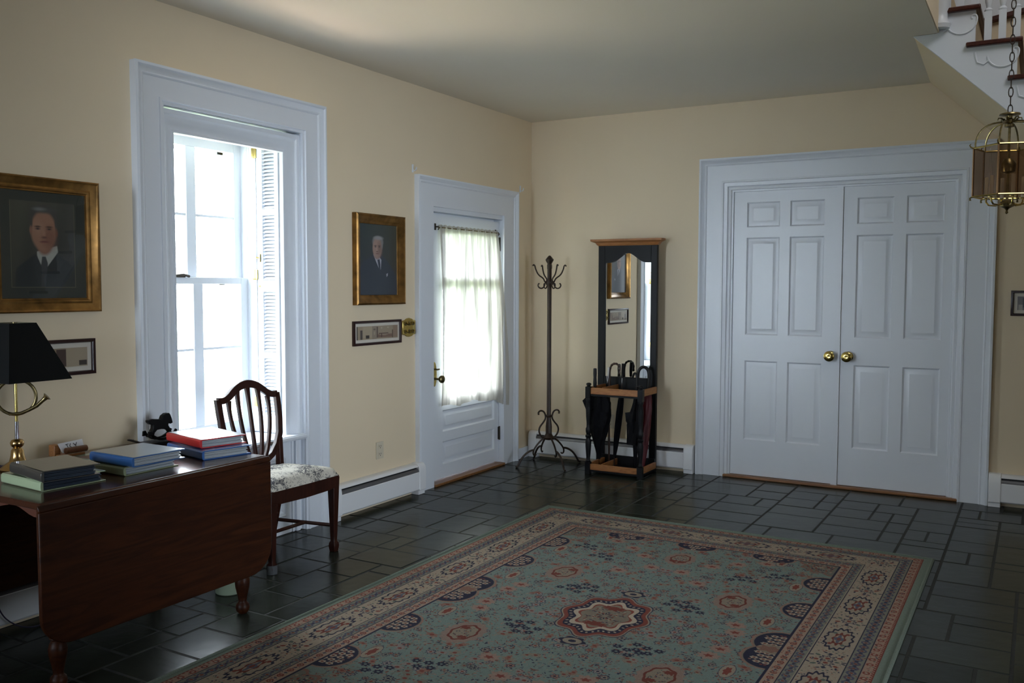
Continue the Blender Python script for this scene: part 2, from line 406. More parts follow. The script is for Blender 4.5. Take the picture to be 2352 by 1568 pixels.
for i, j, a, b in rest:
    if i*U > 6.1: continue
    x0, y0 = i*U+.0035, -j*U-.0035; x1, y1 = (i+a)*U-.0035, -(j+b)*U+.0035
    g.box(x0, x1, y1, y0, -.004, 0)
o = ob('tile_field', g, m_slate, floor); o['kind'] = 'stuff'

# casings ---------------------------------------------------------------
def casing_prof(wd, inner=True, k=1.0):
    p = [(0, -.002), (0, .040*k), (.012, .043*k), (.018, .038*k), (.020, .034*k), (.040, .024*k), (.046, .026*k), (.052, .022*k), (.054, .018*k)]
    if inner: p += [(wd-.028, .018*k), (wd-.026, .023*k), (wd-.016, .024*k), (wd-.012, .016*k), (wd, .014*k), (wd, -.002)]
    else: p += [(wd, .018*k), (wd, -.002)]
    return p

# ------------------------------------------------------------------ window
win = sroot('window_1', (0, WC, 0), 'tall white sash window with folded louvred shutters and panelled apron')
g = G(); g.sweep(-3.7176, -2.463, 0, 2.373, casing_prof(.168), LW); ob('casing', g, m_white, win)
g = G()        # stop frame stepping back into the recess, with the bright crack above its head
sp = [(0, -.045), (0, -.012), (.022, -.010), (.034, -.022), (.044, -.024), (.060, -.040), (.086, -.044), (.092, -.038), (.100, -.040), (.104, -.055), (.104, -.062), (0, -.062)]
g.sweep(WC-WHALF+.001, WC+WHALF-.001, .545, 2.194, sp, LW); ob('window_frame', g, m_white, win)
g = G(); g.box(-.44, -.062, WC+.400, WC+WHALF, .545, 2.2); g.box(-.44, -.062, WC-WHALF, WC-.400, .545, 2.2)
g.box(-.44, -.30, WC+.345, WC+.374, .545, 2.2); g.box(-.44, -.30, WC-.374, WC-.345, .545, 2.2); g.box(-.44, -.28, WC-WHALF, WC+WHALF, 2.155, 2.24)
g.box(-.28, -.012, WC-WHALF, WC+WHALF, 2.205, 2.24); g.box(-.062, -.003, WC+WHALF-.003, WC+WHALF+.01, .545, 2.205); g.box(-.062, -.003, WC-WHALF-.01, WC-WHALF+.003, .545, 2.205)
ob('jamb', g, m_white, win, bev=.002)
g = G(); g.box(-.44, .018, WC-WHALF, WC+WHALF, .515, .545); g.box(-.02, .026, WC-WHALF+.0, WC+WHALF-.0, .522, .54)
ob('window_sill', g, m_white, win, bev=.004)
g = G(); g.box(-.06, -.022, WC-WHALF, WC+WHALF, 0, .515); g.box(-.06, -.001, WC+WHALF-.006, WC+WHALF+.01, 0, .515); g.box(-.06, -.001, WC-WHALF-.01, WC-WHALF+.006, 0, .515)
ob('apron_board', g, m_white, win)
def raised_panel(s0, s1, z0, z1, fn, base, deep=.012, m=.03, out=.006):
    """ogee-framed raised field sunk into a board whose face is at w=base"""
    rings = [(0, base), (.004, base-deep*.5), (.010, base-deep), (m*.55, base-deep), (m, base-deep+out), (m+.004, base-deep+out)]
    g = G(); vs = []
    for u, wv in rings: vs += [fn(s0+u, z0+u, wv), fn(s1-u, z0+u, wv), fn(s1-u, z1-u, wv), fn(s0+u, z1-u, wv)]
    fs = []
    for i in range(len(rings)-1):
        for j in range(4): fs.append((i*4+j, i*4+(j+1) % 4, (i+1)*4+(j+1) % 4, (i+1)*4+j))
    k = (len(rings)-1)*4; fs.append((k, k+1, k+2, k+3)); g.add(vs, fs); return g
g = G(); pr = [(0, -.023), (0, -.014), (.006, -.008), (.012, -.012), (.020, -.010), (.026, -.016), (.032, -.023)]
g.sweep(WC-.33, WC+.33, .10, .43, pr, LW, full=True); ob('panel', g, m_white, win)
g = G(); g.box(-.023, -.004, WC+.40, WC+.43, 0, .515); g.box(-.023, -.012, WC+.376, WC+.392, 0, .515); g.box(-.023, -.004, WC-.43, WC-.40, 0, .515)
ob('apron_moulding', g, m_white, win, bev=.003)
def sash(xa, xb, z0, z1, brail, trail, muntin, name='sash'):
    h = .348; st = .05; g = G()
    g.box(xa, xb, WC-h, WC-h+st, z0, z1); g.box(xa, xb, WC+h-st, WC+h, z0, z1)
    g.box(xa, xb, WC-h+st, WC+h-st, z0, z0+brail); g.box(xa, xb, WC-h+st, WC+h-st, z1-trail, z1)
    g.box(xa, xb, WC-.031, WC+.031, z0+brail, z1-trail)
    g.box(xa+.006, xb-.006, WC-h+st, WC-.031, muntin-.007, muntin+.007); g.box(xa+.006, xb-.006, WC+.031, WC+h-st, muntin-.007, muntin+.007)
    o = ob(name, g, m_white, win, bev=.0025)
    xm = (xa+xb)/2
    for (a, b) in ((WC-h+st, WC-.031), (WC+.031, WC+h-st)):
        for (c, d) in ((z0+brail, muntin-.007), (muntin+.007, z1-trail)):
            q = G(); q.box(xm-.0015, xm+.0015, a-.002, b+.002, c-.002, d+.002); ob('pane', q, m_glass, o)
    return o
lo = sash(-.345, -.305, .545, 1.412, .075, .035, 1.030)
up = sash(-.385, -.348, 1.378, 2.155, .035, .055, 1.742)
g = G(); g.box(-.303, -.285, WC-.372, WC-.348, .545, 2.155); g.box(-.303, -.285, WC+.348, WC+.372, .545, 2.155); ob('stop_bead', g, m_white, win, bev=.003)
g = G(); h = .335
g.box(-.50, -.47, WC-h-.03, WC-h+.045, .50, 2.2); g.box(-.50, -.47, WC+h-.045, WC+h+.03, .50, 2.2); g.box(-.50, -.47, WC-h, WC+h, 1.37, 1.41); g.box(-.50, -.47, WC-h, WC+h, 2.10, 2.2); g.box(-.50, -.47, WC-h, WC+h, .50, .60)
ob('storm_frame', g, m_white, win, bev=.002)
g = G(); g.tube([(-.30, WC-.17, 1.417), (-.30, WC-.10, 1.424), (-.302, WC-.06, 1.416)], .007, 8); g.box(-.335, -.295, WC-.15, WC-.09, 1.410, 1.418); ob('sash_lock', g, m_steel, win)
def slatpos(zone):
    z0, z1 = zone; n = int(round((z1-z0)/.0200)); return [z0+(i+.5)*(z1-z0)/n for i in range(n)]
zones = [(.650, .965), (1.0, 1.334), (1.400, 1.756), (1.79, 2.150)]
for sgn in (1, -1):
    yo = WC+sgn*.374; yi = WC+sgn*.352; g = G()
    xs0, xs1, xl0, xl1 = -.232, -.070, -.190, -.098
    for z0, z1 in ((.55, .650), (.965, 1.0), (1.334, 1.400), (1.756, 1.79), (2.150, 2.154)): g.box(xl0, xl1, yi, yo, z0, z1)
    g.box(xs0, xl0, yi, yo, .55, 2.154); g.box(xl1, xs1, yi, yo, .55, 2.154)
    shut = ob('shutter', g, m_white, win, bev=.002)
    sm = None
    for zn in zones:
        for zc in slatpos(zn):
            if sm is None:
                q = G(); a = math.radians(38)*sgn
                c_, s_ = math.cos(a), math.sin(a)
                ps = []
                for (dy, dz) in ((-.0095, -.0018), (.0095, -.0018), (.0095, .0018), (-.0095, .0018)): ps.append((dy*c_-dz*s_, dy*s_+dz*c_))
                q.prism(ps, lambda u, v, w2: (w2, u, v), xl0-.001, xl1+.001)
                sm = finish_mesh('slat', q, m_white)
            t = bpy.data.objects.new('slat', sm); C.objects.link(t); t.parent = shut; t.location = (0, (yi+yo)/2*S-WC*S, zc*S)
    for zc in (2.10, 1.43, .72):       # brass hinges where the shutter folds
        q = G(); y0 = WC+sgn*.3475; q.box(-.262, -.247, y0-.0 if sgn < 0 else y0-.002, y0+.004, zc-.028, zc+.028); q.box(-.242, -.228, y0-.002, y0+.004, zc-.028, zc+.028); q.tube([(-.2445, y0, zc-.029), (-.2445, y0, zc+.029)], .0035, 8)
        ob('hinge', q, m_brass, shut)
    q = G(); y0 = WC+sgn*.349; q.box(-.215, -.205, y0-sgn*.006, y0+.002, 1.50, 1.545); q.tube([(-.21, y0-sgn*.004, 1.522), (-.222, y0-sgn*.012, 1.524), (-.236, y0-sgn*.012, 1.526)], .004, 8); ob('latch', q, m_brass, shut)
    q = G(); q.lathe([(0, 0), (.006, .001), (.007, .006), (.003, .010), (0, .011)], (-.215, y0, 1.365), 10, 'y'); ob('knob', q, m_brassa, shut)
    q = G(); q.box(-.300, -.236, WC+sgn*.374, WC+sgn*.350, .55, 2.154); ob('shutter_leaf', q, m_white, shut, bev=.002)

# outside: sunlit ground
g = G(); g.box(-14, -.5, -16, 8, -.6, -.5)
tag(ob('lawn', g, mat('grass_ground', (.20, .26, .12), .9, noise=(3, .3, (1, 1, 1)))), 'pale bright lawn outside the tall window', 'lawn')['kind'] = 'stuff'

# ------------------------------------------------------------------ curtained door on the left wall
d1 = sroot('door_1', (0, -.92, 0), 'white half-glazed panelled door with a sheer curtain and brown threshold')
cp = [(0, -.002), (0, .036), (.010, .038), (.016, .034), (.030, .022), (.040, .024), (.046, .020), (.048, .016), (.193, .016), (.193, -.05)]
g = G(); g.sweep(-1.578, -.2586, 0, 2.0957, cp, LW); ob('casing', g, m_white, d1)
g = G(); g.box(-.33, -.002, -1.385, -.452, 1.872, 1.96); g.box(-.10, -.078, -1.40, -.44, 1.80, 1.90); g.box(-.33, .004, -.452, -.40, 0, 1.90); g.box(-.33, .004, -1.44, -1.385, 0, 1.90)
ob('jamb', g, m_white, d1, bev=.002)
sx0, sx1 = -.072, -.03; sy0, sy1 = -1.383, -.456
g = G(); g.box(sx0, sx1, sy0, -1.215, .030, 1.855); g.box(sx0, sx1, -.520, sy1, .030, 1.855)
for z0, z1 in ((.030, .125), (.285, .355), (.505, .60), (1.385, 1.43), (1.735, 1.855)): g.box(sx0, sx1, -1.215, -.520, z0, z1)
slab = ob('door_slab', g, m_white, d1)
for z0, z1 in ((.125, .285), (.355, .505)):
    ob('panel', raised_panel(-1.215, -.520, z0, z1, LW, -.03, .014, .040, .010), m_white, slab)
for z0, z1 in ((.60, 1.385), (1.43, 1.735)):
    g = G(); g.box(-.044, -.040, -1.217, -.518, z0-.002, z1+.002); ob('pane', g, m_glass, slab)
for zc in (1.688, .243):
    g = G(); g.box(-.034, -.026, -.468, -.448, zc-.048, zc+.048); g.tube([(-.022, -.456, zc-.052), (-.022, -.456, zc+.052)], .007, 8); ob('hinge', g, m_steel, slab)
g = G(); pl = [(.022*math.cos(a)*1.0, .080*math.sin(a)*(1+.06*abs(math.sin(a)))) for a in [2*PI*i/28 for i in range(28)]]
g.prism([(-1.318+u*1.15, .765+v) for u, v in pl], LW, -.031, -.024); esc = ob('door_plate', g, m_brass, slab, bev=.002)
g = G(); g.lathe([(.009, 0), (.007, .008), (.007, .040), (.020, .044), (.027, .056), (.027, .066), (.018, .074), (0, .076)], (-.024, -1.318, .735), 20, 'x'); ob('knob', g, m_brassa, esc)
g = G(); g.tube([(-.024, -1.318, .800), (.004, -1.318, .800)], .006, 10); g.box(.0, .006, -1.335, -1.300, .796, .806); ob('thumb_turn', g, m_brassa, esc)
g = G(); g.box(-.33, .030, -1.385, -.452, 0, .018); ob('threshold', g, m_thresh, d1, bev=.004)
# storm door outside it
g = G(); g.box(-.32, -.29, -1.385, -1.26, .02, 1.87); g.box(-.32, -.29, -.57, -.452, .02, 1.87); g.box(-.32, -.29, -1.26, -.57, 1.36, 1.42); g.box(-.32, -.29, -1.26, -.57, .02, .45); g.box(-.32, -.29, -1.26, -.57, 1.76, 1.87)
ob('storm_door', g, m_white, d1, bev=.002)
# curtain
g = G(); NU, NV = 110, 46; vs = []
y0t, y1t, y0b, y1b = -1.285, -.525, -1.285, -.392
for j in range(NV+1):
    t = j/NV
    sway = t**.8
    ya = y0t+(y0b-y0t)*sway; yb = y1t+(y1b-y1t)*(1-(1-t)**1.7)
    for i in range(NU+1):
        u = i/NU
        fold = .010*math.sin(u*62+1.8*math.sin(u*7)+t*2.2)*(.35+.65*t)+.009*math.sin(u*23+t*3.4+1)*t+.003*math.sin(u*140)*(1-t)**6
        if t < .03: fold *= .6
        zb = .535-.07*max(0, (u-.62)/.38)**.9+.012*math.sin(u*18)*1
        z = 1.785+(zb-1.785)*t
        yy = ya+(yb-ya)*(u+.008*math.sin(u*40)*t)
        vs.append((-.002+fold+.020*t*(1-t)*2+.012*t, yy, z+.003*math.sin(u*90)*(1 if t < .02 else 0)))
fs = [(j*(NU+1)+i, j*(NU+1)+i+1, (j+1)*(NU+1)+i+1, (j+1)*(NU+1)+i) for j in range(NV) for i in range(NU)]
g.add(vs, fs)
cur = thing('sheer_curtain', 'white sheer gathered curtain hanging over the glass of the door', 'curtain', (.02, -.9, 1.78))
ob('cloth', g, m_curt, cur, ang=180)
g = G(); g.tube([(-.004, -1.305, 1.768), (-.004, -.508, 1.768)], .0045, 8); ob('rod', g, m_brassa, cur)
for yy in (-1.303, -.508):
    g = G(); g.tube([(-.03, yy, 1.772), (-.004, yy, 1.772), (.004, yy, 1.762), (-.004, yy, 1.752)], .0045, 8); g.box(-.031, -.026, yy-.008, yy+.008, 1.75, 1.795); ob('bracket', g, m_steel, cur)

# ------------------------------------------------------------------ double doors on the far wall
d2 = sroot('door_2', (2.38, 0, 0), 'white six-panel double doors with brass knobs in a wide casing')
g = G(); g.sweep(1.3992, 3.3028, 0, 2.2825, casing_prof(.19), FW); ob('casing', g, m_white, d2)
ip = [(0, -.002), (0, .013), (.010, .012), (.016, -.0), (.022, .003), (.034, .002), (.040, -.008), (.050, -.009), (.054, -.03)]
g = G(); g.sweep(1.3992+.19, 3.3028-.19, 0, 2.2825-.19, ip, FW); ob('door_stop', g, m_white, d2)
def leaf(x0, x1, px, knobx, astragal):
    z0, z1 = .022, 2.045; fw = lambda s, z, w_: (s, -w_, z)
    g = G(); B = -.018; T = -.055
    zs = [(z0, .278), (.845, 1.03), (1.717, 1.79), (1.965, z1)]
    g.box(x0, px[0][0], -B, -T, z0, z1); g.box(px[1][1], x1, -B, -T, z0, z1); g.box(px[0][1], px[1][0], -B, -T, z0, z1)
    for a, b in px:
        for c, d in zs: g.box(a, b, -B, -T, c, d)
    if astragal: g.box(x1-.030, x1+.012, .008, .018, z0-.008, z1-.002)
    lf = ob('door_leaf', g, m_white, d2)
    for a, b in px:
        for c, d in ((.278, .845), (1.03, 1.717), (1.79, 1.965)):
            ob('panel', raised_panel(a, b, c, d, FW, B, .011, .042, .009), m_white, lf)
    kz = .902
    g = G(); g.lathe([(.034, .0), (.034, -.004), (.028, -.010), (.014, -.013), (.013, -.030), (.030, -.040), (.036, -.054), (.034, -.066), (.022, -.073), (.010, -.074), (0, -.072)], (knobx, .018, kz), 28, 'y')
    ob('knob', g, m_brass, lf)
leaf(1.6435, 2.374, [(1.735, 1.965), (2.035, 2.265)], 2.325, True)
leaf(2.388, 3.100, [(2.475, 2.703), (2.780, 3.005)], 2.438, False)
g = G(); g.box(1.60, 3.13, -.028, .10, 0, .019); ob('threshold', g, m_thresh, d2, bev=.006)

# baseboard heaters --------------------------------------------------------
def heater(nm, s0, s1, fn, label, ends=(1, 1)):
    c = fn((s0+s1)/2, 0, .03); t = thing('baseboard_heater', label, 'heater', c, 0, 'white baseboard heaters')
    a = s0+(.07 if ends[0] else 0); b = s1-(.07 if ends[1] else 0)
    g = G(); hood = [(0, .205), (.030, .205), (.048, .199), (.058, .186), (.055, .184), (.044, .193), (.0, .197)]
    g.prism([(u, v) for u, v in hood], lambda u, v, w_: fn(w_, v, u), a, b); ob('hood', g, m_whiteb, t)
    g = G(); g.prism([(.0, .045), (.048, .045), (.040, .188), (.0, .195)], lambda u, v, w_: fn(w_, v, u), a, b); ob('fin_housing', g, m_dark, t)
    g = G(); g.prism([(.050, .176), (.061, .166), (.064, .152), (.060, .150), (.046, .170)], lambda u, v, w_: fn(w_, v, u), a, b); ob('damper', g, m_damper, t)
    g = G(); g.prism([(.064, .153), (.067, .150), (.067, .040), (.060, .032), (.058, .034), (.062, .042), (.062, .150)], lambda u, v, w_: fn(w_, v, u), a, b); ob('front_panel', g, m_whiteb, t)
    for e, (p, q) in zip(ends, ((s0, a), (b, s1))):
        if e:
            g = G(); g.prism([(0, .0), (.060, .0), (.060, .030), (.071, .032), (.071, .150), (.066, .185), (.052, .203), (.035, .209), (0, .209)], lambda u, v, w_: fn(w_, v, u), p, q); ob('end_cap', g, m_whiteb, t, bev=.003)
    return t
heater('h', -2.462, -1.555, LW, 'white baseboard heater between the window and the curtained door')
heater('h', -5.6, -3.72, LW, 'white baseboard heater under the drop-leaf table')
heater('h', .015, 1.388, FW, 'white baseboard heater behind the coat rack and hall stand')
heater('h', 3.306, 5.2, FW, 'white baseboard heater to the right of the double doors')
g = G(); g.box(0, .014, -.2586, 0, 0, .085); structure(ob('baseboard_left', g, m_white, bev=.003), 'short white baseboard between door casing and corner')

# ------------------------------------------------------------------ pictures
def yy_xx(h, w_):
    y, x = np.mgrid[0:h, 0:w_]; return (x+.5)/w_, (y+.5)/h
def paint_ell(a, cx, cy, rx, ry, col, soft=.15, ang=0, op=1.0, clip=None):
    h, w_, _ = a.shape; X, Y = yy_xx(h, w_); asp = h/w_
    dx, dy = X-cx, (Y-cy)*asp; c, s_ = math.cos(ang), math.sin(ang); u = dx*c+dy*s_; v = -dx*s_+dy*c
    d = np.sqrt((u/rx)**2+(v/(ry*asp))**2); k = np.clip((1+soft-d)/(2*soft), 0, 1)*op
    if clip is not None: k = k*clip
    a[:] = a*(1-k[..., None])+np.array(col[:3])*k[..., None]
def paint_poly(a, pts, col, op=1.0, soft=0):
    h, w_, _ = a.shape; X, Y = yy_xx(h, w_); ins = np.zeros((h, w_), bool); n = len(pts)
    for i in range(n):
        x1, y1 = pts[i]; x2, y2 = pts[(i+1) % n]
        if y1 == y2: continue
        c = ((y1 > Y) != (y2 > Y)) & (X < (x2-x1)*(Y-y1)/(y2-y1)+x1); ins ^= c
    k = ins.astype(float)*op
    for _ in range(soft): k = (k+np.roll(k, 1, 0)+np.roll(k, -1, 0)+np.roll(k, 1, 1)+np.roll(k, -1, 1))/5
    a[:] = a*(1-k[..., None])+np.array(col[:3])*k[..., None]
def sr(r, g_, b): return srgb(r, g_, b)[:3]
def to_s(a):        # linear working values -> image (sRGB-coded) values
    a = np.clip(a, 0, 1); return np.where(a <= .0031308, a*12.92, 1.055*a**(1/2.4)-.055)
def portrait_a():
    a = np.zeros((330, 300, 3)); X, Y = yy_xx(330, 300)
    a[:] = np.array((.030, .034, .030))
    ins = (X > .11) & (X < .87) & (Y > .09) & (Y < .90)
    bgc = np.stack([.085-.05*Y-.02*X, .083-.045*Y-.02*X, .055-.025*Y], -1)
    bgc *= (1+.25*np.sin(X*31+Y*3)[..., None]*.3)
    a[ins] = bgc[ins]
    skin = (.34, .17, .11)
    paint_poly(a, [(.15, .90), (.17, .72), (.36, .60), (.60, .56), (.80, .66), (.86, .73), (.86, .90)], (.018, .024, .028), 1, 3)
    paint_poly(a, [(.41, .56), (.65, .50), (.66, .56), (.53, .70), (.46, .70), (.41, .64)], (.40, .39, .35), 1, 2)
    paint_ell(a, .50, .50, .085, .09, (.26, .12, .08), .2)
    paint_ell(a, .50, .235, .172, .118, (.055, .052, .048), .12)
    paint_ell(a, .495, .365, .150, .188, skin, .10)
    paint_ell(a, .50, .165, .120, .030, (.075, .072, .068), .5); paint_ell(a, .45, .160, .06, .014, (.20, .20, .20), .7)
    paint_ell(a, .565, .43, .075, .10, (.20, .075, .05), .5, op=.7)
    paint_ell(a, .43, .33, .06, .06, (.42, .24, .16), .6, op=.6)
    paint_ell(a, .352, .285, .014, .055, (.06, .055, .05), .5); paint_ell(a, .642, .285, .014, .055, (.06, .055, .05), .5)
    for ex in (.425, .560):
        paint_ell(a, ex, .325, .036, .009, (.07, .035, .025), .5); paint_ell(a, ex, .345, .030, .009, (.10, .05, .04), .5); paint_ell(a, ex, .346, .010, .007, (.02, .015, .015), .4)
    paint_ell(a, .497, .39, .018, .040, (.42, .22, .15), .6, op=.7); paint_ell(a, .500, .425, .030, .010, (.15, .06, .045), .5)
    paint_ell(a, .497, .467, .048, .009, (.16, .045, .040), .4); paint_ell(a, .497, .478, .034, .007, (.32, .13, .10), .5, op=.6)
    paint_ell(a, .345, .36, .016, .035, (.28, .13, .09), .4); paint_ell(a, .648, .38, .016, .035, (.20, .08, .05), .4)
    paint_poly(a, [(.47, .605), (.51, .605), (.535, .67), (.50, .90), (.44, .90), (.455, .68)], (.05, .055, .06), 1, 2)
    paint_poly(a, [(.41, .60), (.36, .62), (.40, .85), (.45, .90), (.46, .70)], (.026, .033, .038), 1, 2)
    for (p, q, r, s_) in ((.11, .115, .09, .90), (.865, .87, .09, .90), (.11, .87, .895, .90)):
        m_ = (X >= p) & (X <= q) & (Y >= r) & (Y <= s_); a[m_] = (.14, .13, .08)
    return to_s(a)
def portrait_b():
    a = np.zeros((380, 300, 3)); X, Y = yy_xx(380, 300)
    a[..., 0] = .016+.010*X; a[..., 1] = .022+.010*(1-Y); a[..., 2] = .034-.012*X
    paint_poly(a, [(0, .62), (.10, .52), (.33, .44), (.55, .42), (.72, .50), (.92, .66), (1, .75), (1, 1), (0, 1)], (.017, .026, .042), 1, 4)
    paint_poly(a, [(.35, .42), (.52, .46), (.57, .50), (.55, .64), (.50, .62), (.42, .52)], (.34, .34, .40), 1, 2)
    paint_ell(a, .455, .43, .085, .06, (.20, .11, .09), .3)
    paint_ell(a, .475, .245, .145, .085, (.17, .165, .17), .15)
    paint_ell(a, .460, .335, .125, .145, (.30, .19, .155), .12)
    paint_ell(a, .53, .34, .06, .10, (.15, .085, .07), .6, op=.7)
    paint_ell(a, .49, .190, .110, .025, (.24, .235, .24), .5); paint_ell(a, .592, .28, .018, .06, (.17, .165, .17), .4)
    for ex in (.41, .515): paint_ell(a, ex, .300, .034, .007, (.07, .045, .04), .5); paint_ell(a, ex, .317, .024, .007, (.05, .03, .03), .5)
    paint_ell(a, .45, .355, .016, .032, (.36, .24, .20), .6, op=.7); paint_ell(a, .455, .383, .026, .007, (.12, .06, .05), .5); paint_ell(a, .46, .412, .042, .006, (.14, .055, .05), .4)
    paint_poly(a, [(.46, .50), (.52, .49), (.54, .56), (.545, .70), (.50, .62)], (.02, .03, .05), 1, 1)
    paint_poly(a, [(.70, .70), (.75, .685), (.745, .72), (.71, .745)], (.30, .30, .34), 1, 1)
    return to_s(a)
def room_photo(k):
    a = np.zeros((150, 340, 3)); X, Y = yy_xx(150, 340); a[:] = (.30, .235, .16)
    a *= (1+.10*np.sin(X*5+k))[..., None]
    R = lambda x0, x1, y0, y1, c: a.__setitem__((X > x0) & (X < x1) & (Y > y0) & (Y < y1), c)
    if k == 0:
        R(0, .02, 0, 1, (.12, .10, .08)); R(.06, .14, .22, .97, (.30, .24, .17)); R(.08, .13, .28, .97, (.06, .045, .038)); R(.14, .36, .02, .85, (.36, .29, .2)); R(.21, .29, .68, .92, (.04, .032, .03))
        R(.36, .47, 0, 1, (.25, .20, .15)); R(.39, .44, .20, .30, (.12, .09, .07)); R(.40, .43, .42, .68, (.33, .28, .2)); R(.47, .50, .05, .9, (.10, .065, .05)); R(.50, .86, .05, .65, (.30, .24, .165))
        R(.52, .76, .55, .62, (.08, .04, .03)); R(.50, .86, .65, .9, (.17, .10, .07)); R(.54, .74, .66, .7, (.3, .24, .18)); R(.58, .60, .6, .9, (.08, .04, .03)); R(.62, .70, .72, .75, (.3, .25, .18)); R(.85, .88, .35, .95, (.12, .08, .055)); R(.88, .99, .03, .92, (.24, .165, .115))
        for cx, cy in ((.59, .17), (.75, .15)): paint_ell(a, cx, cy, .018, .05, (.45, .38, .28), .4)
    elif k == 1:
        R(.0, .30, 0, 1, (.36, .29, .2)); R(.33, .48, .10, .8, (.14, .10, .07)); R(.36, .44, .14, .74, (.09, .07, .045)); R(.52, .64, .08, .92, (.26, .19, .12)); R(.64, .75, .06, .95, (.06, .035, .03)); R(.75, 1, 0, 1, (.34, .28, .2)); R(.90, .99, .68, .94, (.05, .04, .035))
    else:
        a[:] = (.16, .15, .16); R(.1, .2, .1, .8, (.07, .08, .09)); R(.02, .10, .6, 1, (.34, .32, .29)); R(.25, .9, .1, .85, (.2, .19, .19))
    return to_s(a)
def picquad(s0, s1, z0, z1, fn, wv, flip=False):
    g = G(); g.add([fn(s0, z0, wv), fn(s1, z0, wv), fn(s1, z1, wv), fn(s0, z1, wv), fn(s0, z0, wv-.003), fn(s1, z0, wv-.003), fn(s1, z1, wv-.003), fn(s0, z1, wv-.003)],
                   [(0, 1, 2, 3), (7, 6, 5, 4), (0, 4, 5, 1), (1, 5, 6, 2), (2, 6, 7, 3), (3, 7, 4, 0)])
    g.uv = [(0, 0), (1, 0), (1, 1), (0, 1)]*2; return g
gold_prof = [(0, .001), (0, .030), (.006, .034), (.014, .028), (.036, .018), (.044, .022), (.050, .020), (.052, .014), (.058, .014), (.060, .008), (.060, .001)]
t = thing('portrait_painting', 'large gilt-framed portrait of a smiling man in dark suit, above the desk lamp', 'painting', (0, -4.15, 1.53), 0)
g = G(); g.sweep(-4.392, -3.906, 1.256, 1.805, gold_prof, LW, full=True); ob('frame', g, m_gild, t)
ob('canvas', picquad(-4.333, -3.965, 1.315, 1.746, LW, .010), img_mat('portrait_of_man_left', portrait_a(), .45, .25), t)
g = G(); g.box(.014, .0155, -4.335, -3.963, 1.313, 1.748); ob('picture_glass', g, m_glass, t)
t = thing('portrait_painting', 'smaller gilt-framed portrait of a grey-haired man, between window and curtained door', 'painting', (0, -1.96, 1.53), 0)
pb = [(0, .001), (0, .034), (.010, .040), (.020, .034), (.034, .028), (.044, .018), (.058, .012), (.062, .001)]
g = G(); g.sweep(-2.204, -1.722, 1.254, 1.805, pb, LW, full=True); ob('frame', g, m_gild, t)
ob('canvas', picquad(-2.144, -1.782, 1.314, 1.745, LW, .009), img_mat('portrait_of_man_right', portrait_b(), .35, .5), t)
thin = [(0, .001), (0, .016), (.004, .018), (.012, .018), (.016, .012), (.016, .001)]
def small_pic(s0, s1, z0, z1, fn, k, label, mw=.03, loc=None):
    t = thing('framed_photograph', label, 'picture', fn((s0+s1)/2, (z0+z1)/2, 0), 0)
    g = G(); g.sweep(s0, s1, z0, z1, thin, fn, full=True); ob('frame', g, m_frame, t)
    g = G(); a, b, c, d = s0+.014, s1-.014, z0+.014, z1-.014
    ob('mount', picquad(a, b, c, d, fn, .006), m_mat, t)
    ob('photo', picquad(s0+mw, s1-mw, z0+mw, z1-mw, fn, .0095), img_mat('interior_photo_%s' % 'abc'[k], room_photo(k), .4, .3), t)
small_pic(-2.212, -1.742, 1.008, 1.157, LW, 0, 'small dark-framed wide sepia photograph of a room below the smaller portrait', .034)
small_pic(-4.40, -3.931, .988, 1.140, LW, 1, 'small dark-framed sepia photograph half hidden behind the black lampshade', .036)
small_pic(3.393, 3.75, 1.195, 1.351, FW, 2, 'small dark-framed photograph on the far wall right of the double doors', .036)

# brass switch plate
t = thing('switch_plate', 'polished brass plate of toggle switches between the small photograph and the door', 'switch', (0, -1.655, 1.10))
g = G(); o_ = [(-.070, -.045), (-.048, -.048), (-.028, -.058), (0, -.062), (.028, -.058), (.048, -.048), (.070, -.045), (.070, .045), (.048, .048), (.028, .058), (0, .062), (-.028, .058), (-.048, .048), (-.070, .045)]
g.prism([(-1.653+u, 1.101+v) for u, v in o_], LW, .001, .010); ob('plate', g, m_brass, t, bev=.003)
for dy in (-.040, 0, .040):
    for dz in (-.026, .026):
        g = G(); g.lathe([(.013, .009), (.013, .013), (.009, .014), (.008, .011), (0, .011)], (0, -1.653+dy, 1.101+dz), 14, 'x'); ob('collar', g, m_brassa, t)
        g = G(); g.tube([(.010, -1.653+dy, 1.101+dz), (.024, -1.653+dy, 1.101+dz+(.006 if dy else -.006))], [.004, .0055], 8); ob('toggle', g, m_brass, t)
def outlet(s, z, fn, label):
    t = thing('power_outlet', label, 'outlet', fn(s, z, 0), 0)
    g = G(); g.prism([(s-.036, z-.054), (s+.036, z-.054), (s+.036, z+.054), (s-.036, z+.054)], fn, 0, .005); ob('plate', g, m_plate, t, bev=.002)
    for dz in (-.024, .024):
        g = G(); g.prism([(s-.015, z+dz-.012), (s+.015, z+dz-.012), (s+.017, z+dz), (s+.015, z+dz+.013), (s-.015, z+dz+.013), (s-.017, z+dz)], fn, .005, .007); oo = ob('socket', g, m_plate, t)
        g = G(); g.prism([(s-.009, z+dz-.002), (s-.006, z+dz-.002), (s-.006, z+dz+.008), (s-.009, z+dz+.008)], fn, .0065, .0075); g.prism([(s+.006, z+dz-.002), (s+.009, z+dz-.002), (s+.009, z+dz+.008), (s+.006, z+dz+.008)], fn, .0065, .0075); g.prism([(s-.003, z+dz-.010), (s+.003, z+dz-.010), (s+.003, z+dz-.005), (s-.003, z+dz-.005)], fn, .0065, .0075); ob('slots', g, m_dark, oo)
outlet(-1.957, .343, LW, 'ivory outlet on the left wall above the short heater')
outlet(.703, .330, FW, 'ivory outlet on the far wall seen through the hall stand')
